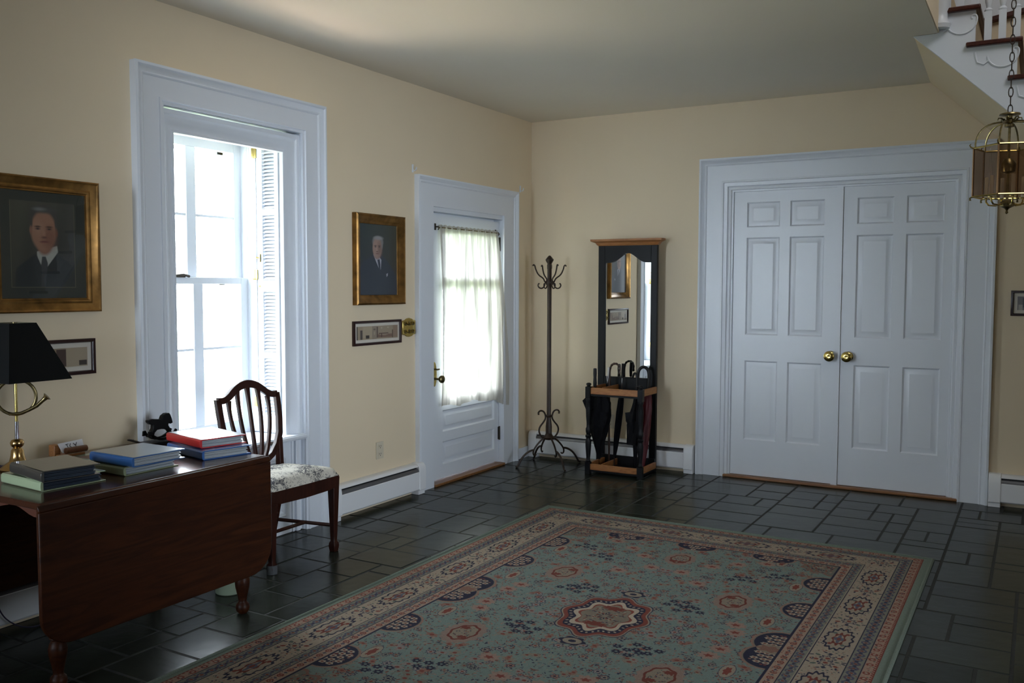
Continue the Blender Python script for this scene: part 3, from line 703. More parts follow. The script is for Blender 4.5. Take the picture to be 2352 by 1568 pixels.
for yy, zz, lb in ((-1.600, 2.130, 'small white curtain hook above the left corner of the door casing'), (-.187, 2.128, 'small white curtain hook above the right corner of the door casing')):
    t = thing('wall_hook', lb, 'hook', (0, yy, zz))
    g = G(); g.box(0, .006, yy-.008, yy+.008, zz-.026, zz+.026); ob('back_plate', g, m_white, t, bev=.002)
    g = G(); g.tube([(.005, yy, zz-.012), (.022, yy, zz-.016), (.032, yy, zz-.006), (.032, yy, zz+.006)], .004, 8); ob('hook', g, m_white, t)

# ------------------------------------------------------------------ stairs
st = sroot('staircase', (3.4, -.6, 2), 'open staircase rising to the left against the far wall')
slope = .946; run = .19; rise = .184
bl = lambda x: H-slope*(x-2.93)
NS = 14
xn = [3.245+run*i for i in range(NS)]; zt = [2.785-rise*i for i in range(NS)]    # nosing x, tread top z
top = []
top.append((3.045, H+.295)); top.append((3.045, zt[0]-.024))
poly = [(2.935, H-.003), (3.045, H-.003), (3.045, 2.965-.02), (xn[0]-run-.018, 2.965-.02)]
poly = [(2.935, H-.002), (3.043, H-.002), (3.043, zt[0]-.022)]
for i in range(NS):
    poly.append((xn[i]-.022, zt[i]-.022))
    if i < NS-1: poly.append((xn[i]-.022, zt[i+1]-.022))
xe = xn[-1]-.022; poly.append((xe, 0.0)); poly.append((2.935+(H)/slope, 0.0))
g = G(); g.prism(poly, FW, 1.195, 1.225); ob('stringer', g, m_white, st)
g = G(); L_ = H/slope
g.add([(2.90, 0, H), (2.90+L_, 0, 0), (2.98+L_, 0, 0), (2.98, 0, H), (2.937, -1.196, H), (2.937+L_, -1.196, 0), (3.0+L_, -1.196, 0), (3.0, -1.196, H)], [(0, 1, 2, 3), (7, 6, 5, 4), (0, 4, 5, 1), (1, 5, 6, 2), (2, 6, 7, 3), (3, 7, 4, 0)])
ob('soffit', g, m_wall, st)
g = G(); g.prism([(3.043, 2.70), (3.043, 2.985), (3.075, 2.985), (3.06, 2.70)], FW, 0, 1.22); ob('landing_edge', g, m_wall, st)
for i in range(NS):
    g = G(); g.box(xn[i]-run-.062, xn[i]+.0, -1.252, -.0, zt[i]-.024, zt[i]); ob('tread', g, m_tread, st, bev=.006)
    g = G(); g.box(xn[i]-.034, xn[i]-.022, -1.195, -.0, zt[i]-rise, zt[i]-.024); ob('riser', g, m_wall, st)
def scroll(i):
    x0 = xn[i]-.19; z0 = zt[i]-.03; pts = []
    for k in range(15):
        a = PI*1.05+k/14*PI*.95; pts.append((x0+.105+.070*math.cos(a), -1.227, z0-.035+.070*math.sin(a)))
    for k in range(10):
        a = k/9*PI*1.4; r = .016*(1-k/14); pts.append((x0+.158+r*math.cos(a), -1.227, z0-.028+r*math.sin(a)))
    return pts
for i in range(NS-1):
    g = G(); g.tube(scroll(i), .0045, 6); g.tube([(xn[i]-.21, -1.227, zt[i]-.05), (xn[i]-.20, -1.227, zt[i]-.10), (xn[i]-.17, -1.227, zt[i]-.115), (xn[i]-.15, -1.227, zt[i]-.10)], .0045, 6); ob('scroll_bracket', g, m_white, st)
def baluster(x, z, hgt):
    g = G(); y = -1.195; s_ = .0165
    g.box(x-s_, x+s_, y-s_, y+s_, z, z+.15)
    g.lathe([(.017, .15), (.020, .158), (.010, .17), (.017, .20), (.0195, .26), (.014, .36), (.010, .44), (.016, .45), (.010, .46), (.012, .55), (.015, hgt-.14), (.009, hgt-.12), (.015, hgt-.11)], (x, y, z), 12)
    g.box(x-s_*.9, x+s_*.9, y-s_*.9, y+s_*.9, z+hgt-.11, z+hgt); return g
for i in range(-1, 5):
    X0 = 3.245+run*i; Z0 = 2.785-rise*i
    for dx in (.030, .093, .157):
        ob('baluster', baluster(X0-dx, Z0, .80-(.0 if dx > .1 else -.0)), m_white, st)
g = G(); g.tube([(3.00, -1.185, 3.80), (3.10, -1.185, 3.73), (4.2, -1.185, 2.66)], .028, 10); ob('handrail', g, m_tread, st)
g = G(); g.lathe([(.045, 0), (.05, .02), (.034, .05), (.034, .08), (.042, .1), (.042, .9), (.02, .95), (.04, 1.0), (0, 1.05)], (3.062, -1.24, 2.685), 16); ob('newel_post', g, m_white, st)
# upstairs bits seen through the balusters
g = G(); g.prism([(3.10, 2.972), (3.9, 3.105), (3.9, 3.135), (3.10, 3.002)], FW, .0, .05); structure(ob('trim_5', g, m_tread, bev=.004), 'dark wooden rail on the wall behind the balusters')
g = G(); g.box(2.6, 6.2, -.012, 0, 3.03, 5.0); structure(ob('trim_6', g, m_white), 'white panelling on the wall of the upper hall')

# ------------------------------------------------------------------ lantern
LX, LY = 3.398, -1.50
t = thing('hanging_lantern', 'brass six-sided hanging lantern with smoked glass, on a chain by the stairs', 'lantern', (LX, LY, 2.19))
a0 = math.radians(-104); hexp = [(LX+.151*math.cos(a0+k*PI/3), LY+.151*math.sin(a0+k*PI/3)) for k in range(6)]
zb, ztp = 1.800, 2.030
for z_ in (zb, ztp):
    g = G(); g.tube([(*p, z_) for p in hexp], .0045, 6, closed=True); ob('ring', g, m_brass, t)
for k in range(6):
    p, q = hexp[k], hexp[(k+1) % 6]
    g = G(); g.tube([(*p, zb), (*p, ztp)], .0050, 6); ob('corner_bar', g, m_bar, t)
    d = Vector((q[0]-p[0], q[1]-p[1])).normalized()*.004; n_ = Vector((d.y, -d.x)).normalized()*.001
    g = G(); g.add([(p[0]+d.x, p[1]+d.y, zb), (q[0]-d.x, q[1]-d.y, zb), (q[0]-d.x, q[1]-d.y, ztp), (p[0]+d.x, p[1]+d.y, ztp), (p[0]+d.x+n_.x, p[1]+d.y+n_.y, zb), (q[0]-d.x+n_.x, q[1]-d.y+n_.y, zb), (q[0]-d.x+n_.x, q[1]-d.y+n_.y, ztp), (p[0]+d.x+n_.x, p[1]+d.y+n_.y, ztp)],
                   [(0, 1, 2, 3), (7, 6, 5, 4), (0, 4, 5, 1), (2, 6, 7, 3), (1, 5, 6, 2), (0, 3, 7, 4)]); ob('glass_pane', g, m_smoke, t)
    cx, cy = (p[0]-LX)/.151, (p[1]-LY)/.151
    g = G(); pts = []
    for i in range(11):
        u = i/10; r = .145*(math.cos(u*PI/2)**.75 if u < 1 else 0)+.016*(u); pts.append((LX+cx*max(r, .016), LY+cy*max(r, .016), ztp+.118*math.sin(u*PI/2)))
    g.tube(pts, .0042, 6); ob('dome_rib', g, m_brassa, t)
    g = G(); g.tube([(LX+cx*.020, LY+cy*.020, 2.145), (LX+cx*.036, LY+cy*.036, 2.166), (LX+cx*.050, LY+cy*.050, 2.166), (LX+cx*.052, LY+cy*.052, 2.156)], [.005, .004, .003, .002], 6); ob('leaf_ornament', g, m_brassa, t); g = G()
    g.tube([(LX+cx*.151, LY+cy*.151, ztp), (LX+cx*.164, LY+cy*.164, ztp+.004), (LX+cx*.170, LY+cy*.170, ztp+.014), (LX+cx*.164, LY+cy*.164, ztp+.02)], [.005, .004, .003, .002], 6); ob('leaf_ornament', g, m_brassa, t); g = G()
    g.tube([(LX+cx*.151, LY+cy*.151, zb), (LX+cx*.162, LY+cy*.162, zb-.006), (LX+cx*.160, LY+cy*.160, zb-.018)], [.005, .004, .005], 6); ob('leaf_ornament', g, m_brassa, t)
g = G(); g.lathe([(.0, 2.196), (.044, 2.186), (.046, 2.180), (.012, 2.176), (.010, 2.165), (.018, 2.158), (.018, 2.146), (.010, 2.140), (.022, 2.135), (.022, 2.125), (0, 2.120)], (LX, LY, 0), 20); ob('crown', g, m_brassa, t)
g = G(); g.tube([(LX, LY, 2.13), (LX, LY, 1.76)], .006, 8); g.lathe([(0, 1.716), (.007, 1.722), (.004, 1.734), (.010, 1.742), (.030, 1.752), (.034, 1.766), (.020, 1.782), (0, 1.786)], (LX, LY, 0), 18); g.lathe([(0, 1.905), (.03, 1.915), (.034, 1.95), (.02, 1.975), (0, 1.98)], (LX, LY, 0), 14); ob('stem', g, m_brassa, t)
for k in range(6):
    a = a0+PI/6+k*PI/3; c_, s_ = math.cos(a), math.sin(a); P_ = lambda r, z_: (LX+c_*r, LY+s_*r, z_)
    g = G(); g.tube([P_(.02, 1.765), P_(.05, 1.758), P_(.08, 1.762), P_(.092, 1.778), P_(.092, 1.795)], .0042, 6); g.lathe([(.016, 1.793), (.017, 1.797), (.0, 1.798)], P_(.092, 0), 12); ob('candle_arm', g, m_brass, t)
    g = G(); g.lathe([(.0085, 1.798), (.0085, 1.895), (0, 1.897)], P_(.092, 0), 12); ob('candle_sleeve', g, m_plate, t)
g = G(); zc = 2.205; k = 0
links = []
while zc < 5.15:
    pts = []
    for i in range(12):
        a = 2*PI*i/12; u = .0095*math.cos(a); v = .0235*math.sin(a)
        pts.append((LX+(u if k % 2 == 0 else 0), LY+(0 if k % 2 == 0 else u), zc+v))
    q = G(); q.tube(pts, .0024, 5, closed=True)
    if zc < 2.95: ob('chain_link', q, m_iron, t)
    else:
        o_ = len(g.v); g.v += q.v; g.f += [tuple(i_+o_ for i_ in f) for f in q.f]
    zc += .0405; k += 1
ob('upper_chain', g, m_iron, t)

# ------------------------------------------------------------------ coat rack
RX, RY = .325, -.300
t = thing('coat_rack', 'tall bronzed iron coat rack with curled hooks, standing in the corner', 'coat rack', (RX, RY, 0))
g = G(); g.lathe([(.020, .20), (.024, .24), (.024, .30), (.016, .37), (.0165, 1.50), (.019, 1.505), (.019, 1.53), (.016, 1.54), (.030, 1.565), (.031, 1.573), (.016, 1.592), (.006, 1.602), (0, 1.603)], (RX, RY, 0), 8, ang0=PI/8)
ob('post', g, m_iron, t, ang=30)
g = G(); g.lathe([(.020, 1.372), (.030, 1.39), (.030, 1.41), (.020, 1.425)], (RX, RY, 0), 12); ob('collar', g, m_iron, t)
dirs = [math.radians(a) for a in (54, 144, 234, 324)]
def rz(a, pts): return [(RX+math.cos(a)*r, RY+math.sin(a)*r, z_) for r, z_ in pts]
def smooth(p, n=3):
    for _ in range(n):
        q = [p[0]]
        for a, b in zip(p[:-1], p[1:]): q += [tuple(.75*x+.25*y for x, y in zip(a, b)), tuple(.25*x+.75*y for x, y in zip(a, b))]
        p = q+[p[-1]]
    return p
for a in dirs:
    g = G(); p = smooth(rz(a, [(.018, 1.400), (.040, 1.402), (.050, 1.430), (.095, 1.455), (.118, 1.500), (.124, 1.528), (.136, 1.532), (.140, 1.522)]), 2); g.tube(p, [.0055]*(len(p)-1)+[.007], 8)
    p = smooth(rz(a, [(.036, 1.400), (.040, 1.372), (.062, 1.352), (.088, 1.358), (.098, 1.378), (.090, 1.392), (.086, 1.388)]), 2); g.tube(p, [.005]*(len(p)-1)+[.006], 8); ob('hook', g, m_iron, t)
    g = G(); p = smooth(rz(a, [(.012, .225), (.045, .212), (.090, .175), (.125, .130), (.132, .105), (.126, .086), (.110, .084), (.106, .094)]), 2); g.tube(p, [.008-.003*i/len(p) for i in range(len(p))], 8)
    p = smooth(rz(a, [(.122, .128), (.160, .122), (.205, .095), (.240, .050), (.258, .012), (.275, .008)]), 2); g.tube(p, [.008]*(len(p)-1)+[.008], 8); ob('leg', g, m_iron, t)
for a in (dirs[0], dirs[2]):
    g = G(); p = smooth(rz(a, [(.086, .394), (.090, .412), (.072, .426), (.046, .420), (.030, .395), (.026, .365), (.045, .335), (.078, .300), (.084, .265), (.066, .228), (.040, .212)]), 2); g.tube(p, [.0075]+[.0065]*(len(p)-1), 8); ob('scroll', g, m_iron, t)
g = G(); g.lathe([(.018, .196), (.042, .204), (.048, .216), (.03, .232), (.022, .25)], (RX, RY, 0), 16); ob('hub', g, m_iron, t); g = G(); g.lathe([(.024, .372), (.029, .38), (.024, .39)], (RX, RY, 0), 12); ob('hub', g, m_iron, t)

# ------------------------------------------------------------------ hall stand
t = thing('hall_stand', 'black hall stand with arched mirror, oak crown and umbrella tray, against the far wall', 'hall stand', (.90, -.27, 0))
xl, xr = .652, 1.124; il, ir = .706, 1.073; yf, yb = -.130, -.098
arch = []
for i in range(25):
    u = i/24; xx = ir+(il-ir)*u; s_ = abs(2*u-1)
    zz = 1.545+.012*(1-s_)*1+.062*(.5+.5*math.cos(PI*min(1, s_/.78)))
    if s_ > .78: zz = 1.547+.010*math.sin((s_-.78)/.22*PI/2)*0
    arch.append((xx, zz))
g = G(); g.box(xl, il, yf, yb, 0, 1.676); g.box(ir, xr, yf, yb, 0, 1.676)
ob('side_stile', g, m_black, t, bev=.004)
g = G(); g.prism([(ir, 1.676), (ir, 1.545)]+arch+[(il, 1.545), (il, 1.676)], lambda u, v, w_: (u, w_, v), yf, yb); ob('arched_header', g, m_black, t)
g = G(); g.sweep(.604, 1.170, 1.672, 1.676, [(0, 0)], FW) if False else None
cr = [(-.000, 1.672), (.006, 1.676), (.014, 1.684), (.022, 1.700), (.034, 1.704), (.040, 1.712), (.040, 1.722), (0, 1.722)]
vs = []; fs = []
for (o_, z_) in [(.0, 1.674), (.010, 1.682), (.018, 1.696), (.034, 1.703), (.046, 1.708), (.048, 1.722)]:
    vs += [(xl-o_, yf-o_, z_), (xr+o_, yf-o_, z_), (xr+o_, yb+.004, z_), (xl-o_, yb+.004, z_)]
for i in range(5):
    for j in range(4): fs.append((i*4+j, i*4+(j+1) % 4, (i+1)*4+(j+1) % 4, (i+1)*4+j))
fs += [(3, 2, 1, 0), (20, 21, 22, 23)]
g = G(); g.add(vs, fs); ob('crown', g, m_oak, t, ang=30)
g = G(); g.box(il-.01, ir+.01, -.114, -.106, .655, 1.62); ob('mirror', g, m_mirror, t)
g = G(); g.box(il-.01, ir+.01, -.1055, -.100, .60, 1.64); ob('back_board', g, m_black, t)
g = G(); g.box(il, ir, yf, -.1145, .585, .692); ob('lower_board', g, m_black, t, bev=.003)
fy = -.420; fxl, fxr = .716, 1.124
def post(x):
    g = G(); s_ = .0185
    g.box(x-s_, x+s_, fy-s_, fy+s_, .0, .085); g.box(x-s_, x+s_, fy-s_, fy+s_, .555, .640)
    g.lathe([(.012, .640), (.016, .644), (.012, .650), (.019, .654), (.019, .662), (.010, .668), (0, .669)], (x, fy, 0), 16)
    g.lathe([(.017, .085), (.020, .092), (.014, .10), (.0145, .12), (.021, .20), (.022, .235), (.016, .262), (.022, .270), (.022, .282), (.015, .29), (.020, .31), (.020, .33), (.014, .345), (.0135, .37), (.018, .42), (.020, .48), (.014, .53), (.020, .545), (.017, .555)], (x, fy, 0), 16)
    return g
for x in (fxl, fxr): ob('post', post(x), m_black, t)
for z0, z1 in ((.587, .634), (.030, .074)):
    g = G(); g.box(fxl+.0185, fxr-.0185, fy-.009, fy+.007, z0, z1); ob('front_rail', g, m_oak, t, bev=.003)
    for x in (fxl, fxr):
        g = G(); g.box(x-.008, x+.008, fy+.0185, yf, z0, z1+.002); ob('side_rail', g, m_oakx, t, bev=.003)
    g = G(); xd = .823; g.box(xd-.005, xd+.005, fy+.008, yf, z0, z1+.004); ob('divider', g, m_oakx, t, bev=.002)
    g = G(); g.box(fxl+.0185, fxr-.0185, fy-.004, fy+.008, z0-.014, z0-.001); ob('under_rail', g, m_black, t)
g = G(); g.box(fxl-.008, fxr+.008, fy+.008, yf, .016, .030); ob('tray', g, m_black, t)
g = G(); g.box(xl, xr, yf-.012, yf-.001, .0, .10); ob('rear_kickboard', g, m_black, t)

# umbrellas and sticks -------------------------------------------------
def folded(g, p0, p1, rad, n=10, pleat=.25, rings=12, seed=1):
    """furled canopy: pleated body from p0 (top) to p1 (tip); rad list along"""
    P0, P1 = Vector(p0), Vector(p1); ax = (P1-P0).normalized(); sd = ax.cross(Vector((0, 1, 0))).normalized(); up = sd.cross(ax)
    R = random.Random(seed); m = n*4; vs = []
    for k, r in enumerate(rad):
        c = P0+(P1-P0)*k/(len(rad)-1)
        for i in range(m):
            a = 2*PI*i/m; q = r*(1+pleat*math.cos(n*(a+.12*k))*(.4 if k in (0, len(rad)-1) else 1))
            v = c+sd*math.cos(a)*q+up*math.sin(a)*q; vs.append(tuple(v))
    fs = [(k*m+i, k*m+(i+1) % m, (k+1)*m+(i+1) % m, (k+1)*m+i) for k in range(len(rad)-1) for i in range(m)]
    fs += [tuple(range(m))[::-1], tuple((len(rad)-1)*m+i for i in range(m))]
    g.add(vs, fs)
GU = 'umbrellas and canes in the hall stand'
u = thing('umbrella', 'large furled black umbrella with straight black handle, at the left end of the stand', 'umbrella', (.77, -.30, .035), 0, GU)
g = G(); folded(g, (.752, -.315, .600), (.748, -.300, .090), [.030, .064, .078, .080, .076, .070, .062, .052, .042, .032, .020, .010], 6, .20); g.prism([(.700, .575), (.652, .530), (.700, .425), (.735, .480)], lambda u_, v, w_: (u_, w_, v), -.392, -.386) ; ob('canopy', g, m_blackf, u)
g = G(); g.tube([(.748, -.300, .095), (.748, -.299, .036)], .004, 8); g.tube([(.730, -.335, .640), (.738, -.325, .595)], .004, 8); ob('shaft', g, m_chrome, u)
g = G(); g.lathe([(.008, .628), (.0125, .632), (.014, .66), (.0115, .70), (.0135, .73), (.0125, .764), (.009, .768), (0, .768)], (.727, -.337, 0), 14); ob('handle', g, m_blackp, u)
u = thing('cane', 'carved dark brown crook-handled cane with a wrist strap, beside the big black umbrella', 'cane', (.83, -.22, .035), 0, GU)
g = G(); p = smooth([(.803, -.2405, .035), (.804, -.250, .40), (.806, -.252, .740), (.815, -.251, .785), (.840, -.250, .803), (.868, -.249, .800), (.886, -.248, .775), (.884, -.248, .725)], 3)
g.tube(p, [.008+.0012*math.sin(i*1.1) for i in range(len(p))], 10); ob('stick', g, m_wcane, u)
g = G(); g.tube([(.800, -.262, .775), (.792, -.268, .70), (.795, -.27, .655), (.802, -.266, .70), (.806, -.262, .77)], .0022, 6); ob('wrist_strap', g, m_paper, u)
u = thing('umbrella', 'slim black umbrella with straight black grip, behind the crook of the brown cane', 'umbrella', (.88, -.20, .035), 0, GU)
g = G(); g.tube([(.884, -.196, .690), (.886, -.192, .735), (.890, -.192, .800)], [.009, .012, .0135], 12); ob('handle', g, m_blackp, u)
g = G(); folded(g, (.884, -.197, .600), (.838, -.22, .10), [.014, .022, .024, .023, .020, .016, .010], 6, .15, seed=3); ob('canopy', g, m_blackf, u)
g = G(); g.tube([(.884, -.196, .70), (.884, -.197, .595)], .004, 8); g.tube([(.838, -.22, .105), (.834, -.222, .036)], .004, 8); ob('shaft', g, m_chrome, u)
u = thing('umbrella', 'furled dark red umbrella with black crook handle, in the right end of the hall stand', 'umbrella', (1.09, -.25, .035), 0, GU)
g = G(); p = smooth([(1.090, -.205, .590), (1.100, -.205, .700), (1.095, -.205, .765), (1.060, -.215, .790), (1.025, -.225, .765), (1.018, -.228, .700)], 3); g.tube(p, .0115, 12); ob('handle', g, m_blackp, u)
g = G(); folded(g, (1.090, -.205, .605), (1.080, -.255, .062), [.026, .036, .038, .036, .033, .029, .024, .018, .010], 6, .15, seed=5); ob('canopy', g, m_redf, u)
g = G(); g.tube([(1.080, -.255, .066), (1.080, -.257, .034)], .004, 8); ob('ferrule', g, m_blackp, u)
u = thing('umbrella', 'short loosely folded black umbrella hanging behind the right front post of the hall stand', 'umbrella', (1.05, -.345, .30), 0, GU)
g = G(); folded(g, (1.062, -.352, .585), (1.040, -.345, .235), [.016, .018, .024, .034, .045, .048, .046, .048, .052], 5, .28, seed=8); g.add([(1.030, -.36, .47), (.985, -.375, .462), (.990, -.37, .40), (1.02, -.37, .36)], [(0, 1, 2, 3)]); ob('canopy', g, m_blackf, u)
g = G(); g.tube([(1.062, -.352, .58), (1.064, -.352, .655)], [.011, .013], 10); ob('handle', g, m_blackp, u)
u = thing('umbrella', 'compact black umbrella with curved loop handle, in front of the red umbrella', 'umbrella', (1.03, -.28, .035), 0, GU)
g = G(); p = smooth([(1.036, -.29, .60), (1.040, -.29, .68), (1.036, -.289, .735), (1.016, -.288, .745), (1.006, -.288, .712)], 3); g.tube(p, .0085, 10); ob('handle', g, m_blackp, u)
g = G(); folded(g, (1.036, -.29, .605), (1.028, -.28, .036), [.016, .022, .022, .021, .019, .016, .012, .007], 6, .15, seed=9); ob('canopy', g, m_blackf, u)

# ------------------------------------------------------------------ drop-leaf table
TZ = .665
t = thing('drop_leaf_table', 'dark mahogany drop-leaf table with turned legs, pushed against the left wall', 'table', (.42, -4.19, 0))
g = G(); prof = [(.085, .642), (.765, .642), (.785, .650), (.786, .658), (.780, TZ), (.055, TZ), (.050, .650)]
g.prism(prof, lambda u_, v, w_: (u_, w_, v), -4.690, -3.700); ob('tabletop', g, m_mahogt, t, bev=.004)
def drop(y0, y1, z0, z1, r):
    p = [(y0, z1), (y1, z1)]
    for k in range(9): a = -k/8*PI/2; p.append((y1-r+r*math.cos(a), z0+r*.95+r*.95*math.sin(a)))
    for k in range(9): a = -PI/2-k/8*PI/2; p.append((y0+r+r*math.cos(a), z0+r*.95+r*.95*math.sin(a)))
    return p
g = G(); g.prism(drop(-4.705, -3.690, .185, .640, .115), lambda u_, v, w_: (w_, u_, v), .784, .802)
g.prism([(.784, .640), (.802, .640), (.801, .650), (.795, .660), (.787, .663)], lambda u_, v, w_: (u_, w_, v), -4.705, -3.690)
ob('drop_leaf', g, m_mahog, t, bev=.0035)
g = G(); g.prism(drop(-4.705, -3.690, .185, .640, .115), lambda u_, v, w_: (w_, u_, v), .098, .113); ob('drop_leaf', g, m_mahog, t, bev=.003)
ap = [(.105, .641), (.765, .641), (.765, .600)]
for k in range(25):
    u_ = k/24; xx = .765-.66*u_; ap.append((xx, .592+.022*math.sin(PI*u_)*1+.010*math.cos(6*PI*u_)))
ap.append((.105, .600))
for y in (-4.630, -3.765):
    g = G(); g.prism(ap, lambda u_, v, w_: (u_, w_, v), y, y+.018); ob('end_apron', g, m_apron, t)
for x in (.745, .125):
    g = G(); g.box(x-.008, x+.010, -4.61, -3.77, .545, .641); ob('side_apron', g, m_mahog, t)
for x in (.700, .145):
    for y in (-4.588, -3.760):
        g = G(); g.box(x-.03, x+.03, y-.03, y+.03, .50, .641)
        g.lathe([(0, 0), (.016, .001), (.026, .012), (.0285, .026), (.026, .040), (.018, .048), (.0165, .054), (.020, .075), (.029, .115), (.031, .140), (.026, .158), (.019, .168), (.026, .176), (.020, .190), (.019, .22), (.027, .34), (.030, .42), (.022, .46), (.030, .475), (.030, .50)], (x, y, 0), 20)
        ob('leg', g, m_mahog if x > .5 else m_mahog, t)

# chair -----------------------------------------------------------------------
CY = -3.105
t = thing('dining_chair', 'dark shield-back side chair with toile seat, in front of the window', 'chair', (.28, CY, 0))
fx, bx = .452, .118
def taper_leg(x, y, sx_, sy_):
    g = G(); zz = [(0, .016), (.03, .020), (.045, .018), (.055, .0125), (.08, .0135), (.39, .023)]
    vs = []; 
    for z_, r in zz: vs += [(x-r+sx_*(z_*.0), y-r, z_), (x+r, y-r, z_), (x+r, y+r, z_), (x-r, y+r, z_)]
    fs = [(0, 3, 2, 1)]+[(i*4+j, i*4+(j+1) % 4, (i+1)*4+(j+1) % 4, (i+1)*4+j) for i in range(len(zz)-1) for j in range(4)]+[((len(zz)-1)*4, (len(zz)-1)*4+1, (len(zz)-1)*4+2, (len(zz)-1)*4+3)]
    return g.add(vs, fs)
yl, yr = CY-.213, CY+.226
ob('front_leg', taper_leg(fx-.023, yl+.0, 0, 0), m_chair, t, bev=.002)
ob('front_leg', taper_leg(fx-.023, yr-.0, 0, 0), m_chair, t, bev=.002)
g = G(); g.lathe([(.026, .002), (.027, .045), (.0255, .045), (.0245, .003)], (fx-.023, yl, 0), 16); ob('foot_cup', g, m_clear, t, label='clear plastic foot protector')
FYm = lambda u_, v, w_: (u_, w_, v)
byl, byr = CY-.165, CY+.165
for y in (byl, byr):      # rear legs curve: raked back foot, up to the shield
    g = G(); pts = [(bx-.075, 0), (bx-.045, .12), (bx-.012, .26), (bx, .36), (bx, .42), (bx-.013, .575)]
    if True:
        yy_ = [y]*4+[y, y+(.008 if y > CY else -.008)]
        vs = []
        for (px_, pz_), yv, r in zip(pts, yy_, (.015, .015, .016, .018, .017, .014)): vs += [(px_-r, yv-.014, pz_), (px_+r, yv-.014, pz_), (px_+r, yv+.014, pz_), (px_-r, yv+.014, pz_)]
        fs = [(0, 3, 2, 1)]+[(i*4+j, i*4+(j+1) % 4, (i+1)*4+(j+1) % 4, (i+1)*4+j) for i in range(5) for j in range(4)]+[(20, 21, 22, 23)]
        g.add(vs, fs)
    ob('rear_leg', g, m_chair, t, bev=.003)
g = G()
g.prism([(yl-.02, .398), (yr+.02, .398), (yr+.02, .345), (yr-.05, .330), (CY, .326), (yl+.05, .330), (yl-.02, .345)], LW, fx-.044, fx)
vs = lambda a, b, y0a, y0b: [(a, y0a-.01, .34), (b, y0b-.01, .33), (b, y0b+.01, .33), (a, y0a+.01, .34), (a, y0a-.01, .398), (b, y0b-.01, .398), (b, y0b+.01, .398), (a, y0a+.01, .398)]
for ya, yb_ in ((byl, yl-.01), (byr, yr+.01)): g.add(vs(bx, fx-.02, ya, yb_), [(0, 3, 2, 1), (4, 5, 6, 7), (0, 1, 5, 4), (1, 2, 6, 5), (2, 3, 7, 6), (3, 0, 4, 7)])
g.box(bx-.012, bx+.012, byl, byr, .345, .400)
ob('seat_frame', g, m_chair, t, bev=.003)
g = G(); g.tube([(fx-.03, yl, .135), (bx-.035, byl, .135)], .0095, 4); g.tube([(fx-.03, yr, .135), (bx-.035, byr, .135)], .0095, 4); g.tube([(.26, CY-.193, .135), (.26, CY+.198, .135)], .0095, 4); g.tube([(bx-.02, byl, .17), (bx-.02, byr, .17)], .009, 4)
ob('stretcher', g, m_chair, t)
g = G(); NU = 18; vs = []; fs = []
def cush(u_, v_):
    xx = bx+.015+(fx+.004-bx-.015)*u_; half0 = .158+(.238-.158)*u_; yc_ = CY+.006*u_
    d = min(u_, 1-u_, v_, 1-v_); e = min(1, max(0, d)/.16); hh = math.sqrt(max(0, 1-(1-e)**2))
    pf = 1-.03*(1-hh)
    return (xx+(.006*math.sin(PI*v_) if u_ > .9 else 0), yc_+half0*(2*v_-1)*pf, .398+.050*hh+.014*math.sin(PI*u_)*math.sin(PI*v_))
for i in range(NU+1):
    for j in range(NU+1): vs.append(cush(i/NU, j/NU))
for i in range(NU):
    for j in range(NU): fs.append((i*(NU+1)+j, i*(NU+1)+j+1, (i+1)*(NU+1)+j+1, (i+1)*(NU+1)+j))
g.add(vs, fs); g.box(bx+.02, fx-.004, CY-.155, CY+.155, .392, .40); g.box(fx-.1, fx-.003, CY-.215, CY+.225, .392, .40); ob('seat_cushion', g, m_toile, t, ang=60)
def bk(y, z, w_):       # shield plane leans back
    return (.122-(z-.46)*.17+w_, CY+y, z)
side = [(.010, .462), (.060, .470), (.110, .495), (.155, .540), (.183, .600), (.194, .670), (.198, .740), (.199, .808)]
rail = [(.200, .802), (.168, .798), (.130, .812), (.090, .842), (.050, .862), (0, .870)]
full = [(-a, b) for a, b in side[::-1]]+side
g = G(); g.ribbon(full, [.032]*5+[.029]*3+[.029]*3+[.032]*5, bk, -.011, .011)
topc = [(-a, b) for a, b in rail]+[(a, b) for a, b in rail[::-1][1:]]; topc = smooth(topc, 2)
g.ribbon(topc, [.030+.010*(1-abs(p[0])/.2) for p in topc], bk, -.011, .011); ob('shield_frame', g, m_chair, t, bev=.002)
for k, dy in enumerate((-.132, -.070, 0, .070, .132)):
    zt_ = (.795, .838, .856, .838, .795)[k]; b0 = dy*.34
    pts = smooth([(dy*.42, .474), (dy*.70, .54), (dy*.93, .64), (dy*1.02, .73), (dy, zt_)], 2)
    m_ = len(pts); wd = [.0165+.018*max(0, (i/m_-.70)/.30)**1.4 for i in range(m_)]
    g = G(); g.ribbon(pts, wd, bk, -.008, .008); ob('splat', g, m_chair, t, bev=.0015)
# basket under the table
t = thing('waste_basket', 'pale green round waste basket half hidden under the table', 'basket', (.448, -3.60, 0))
g = G(); g.lathe([(0, .004), (.056, .0), (.060, .004), (.066, .15), (.069, .155), (.066, .157), (.062, .15), (.056, .01), (0, .01)], (.448, -3.60, 0), 28); ob('bin_body', g, m_basket, t)

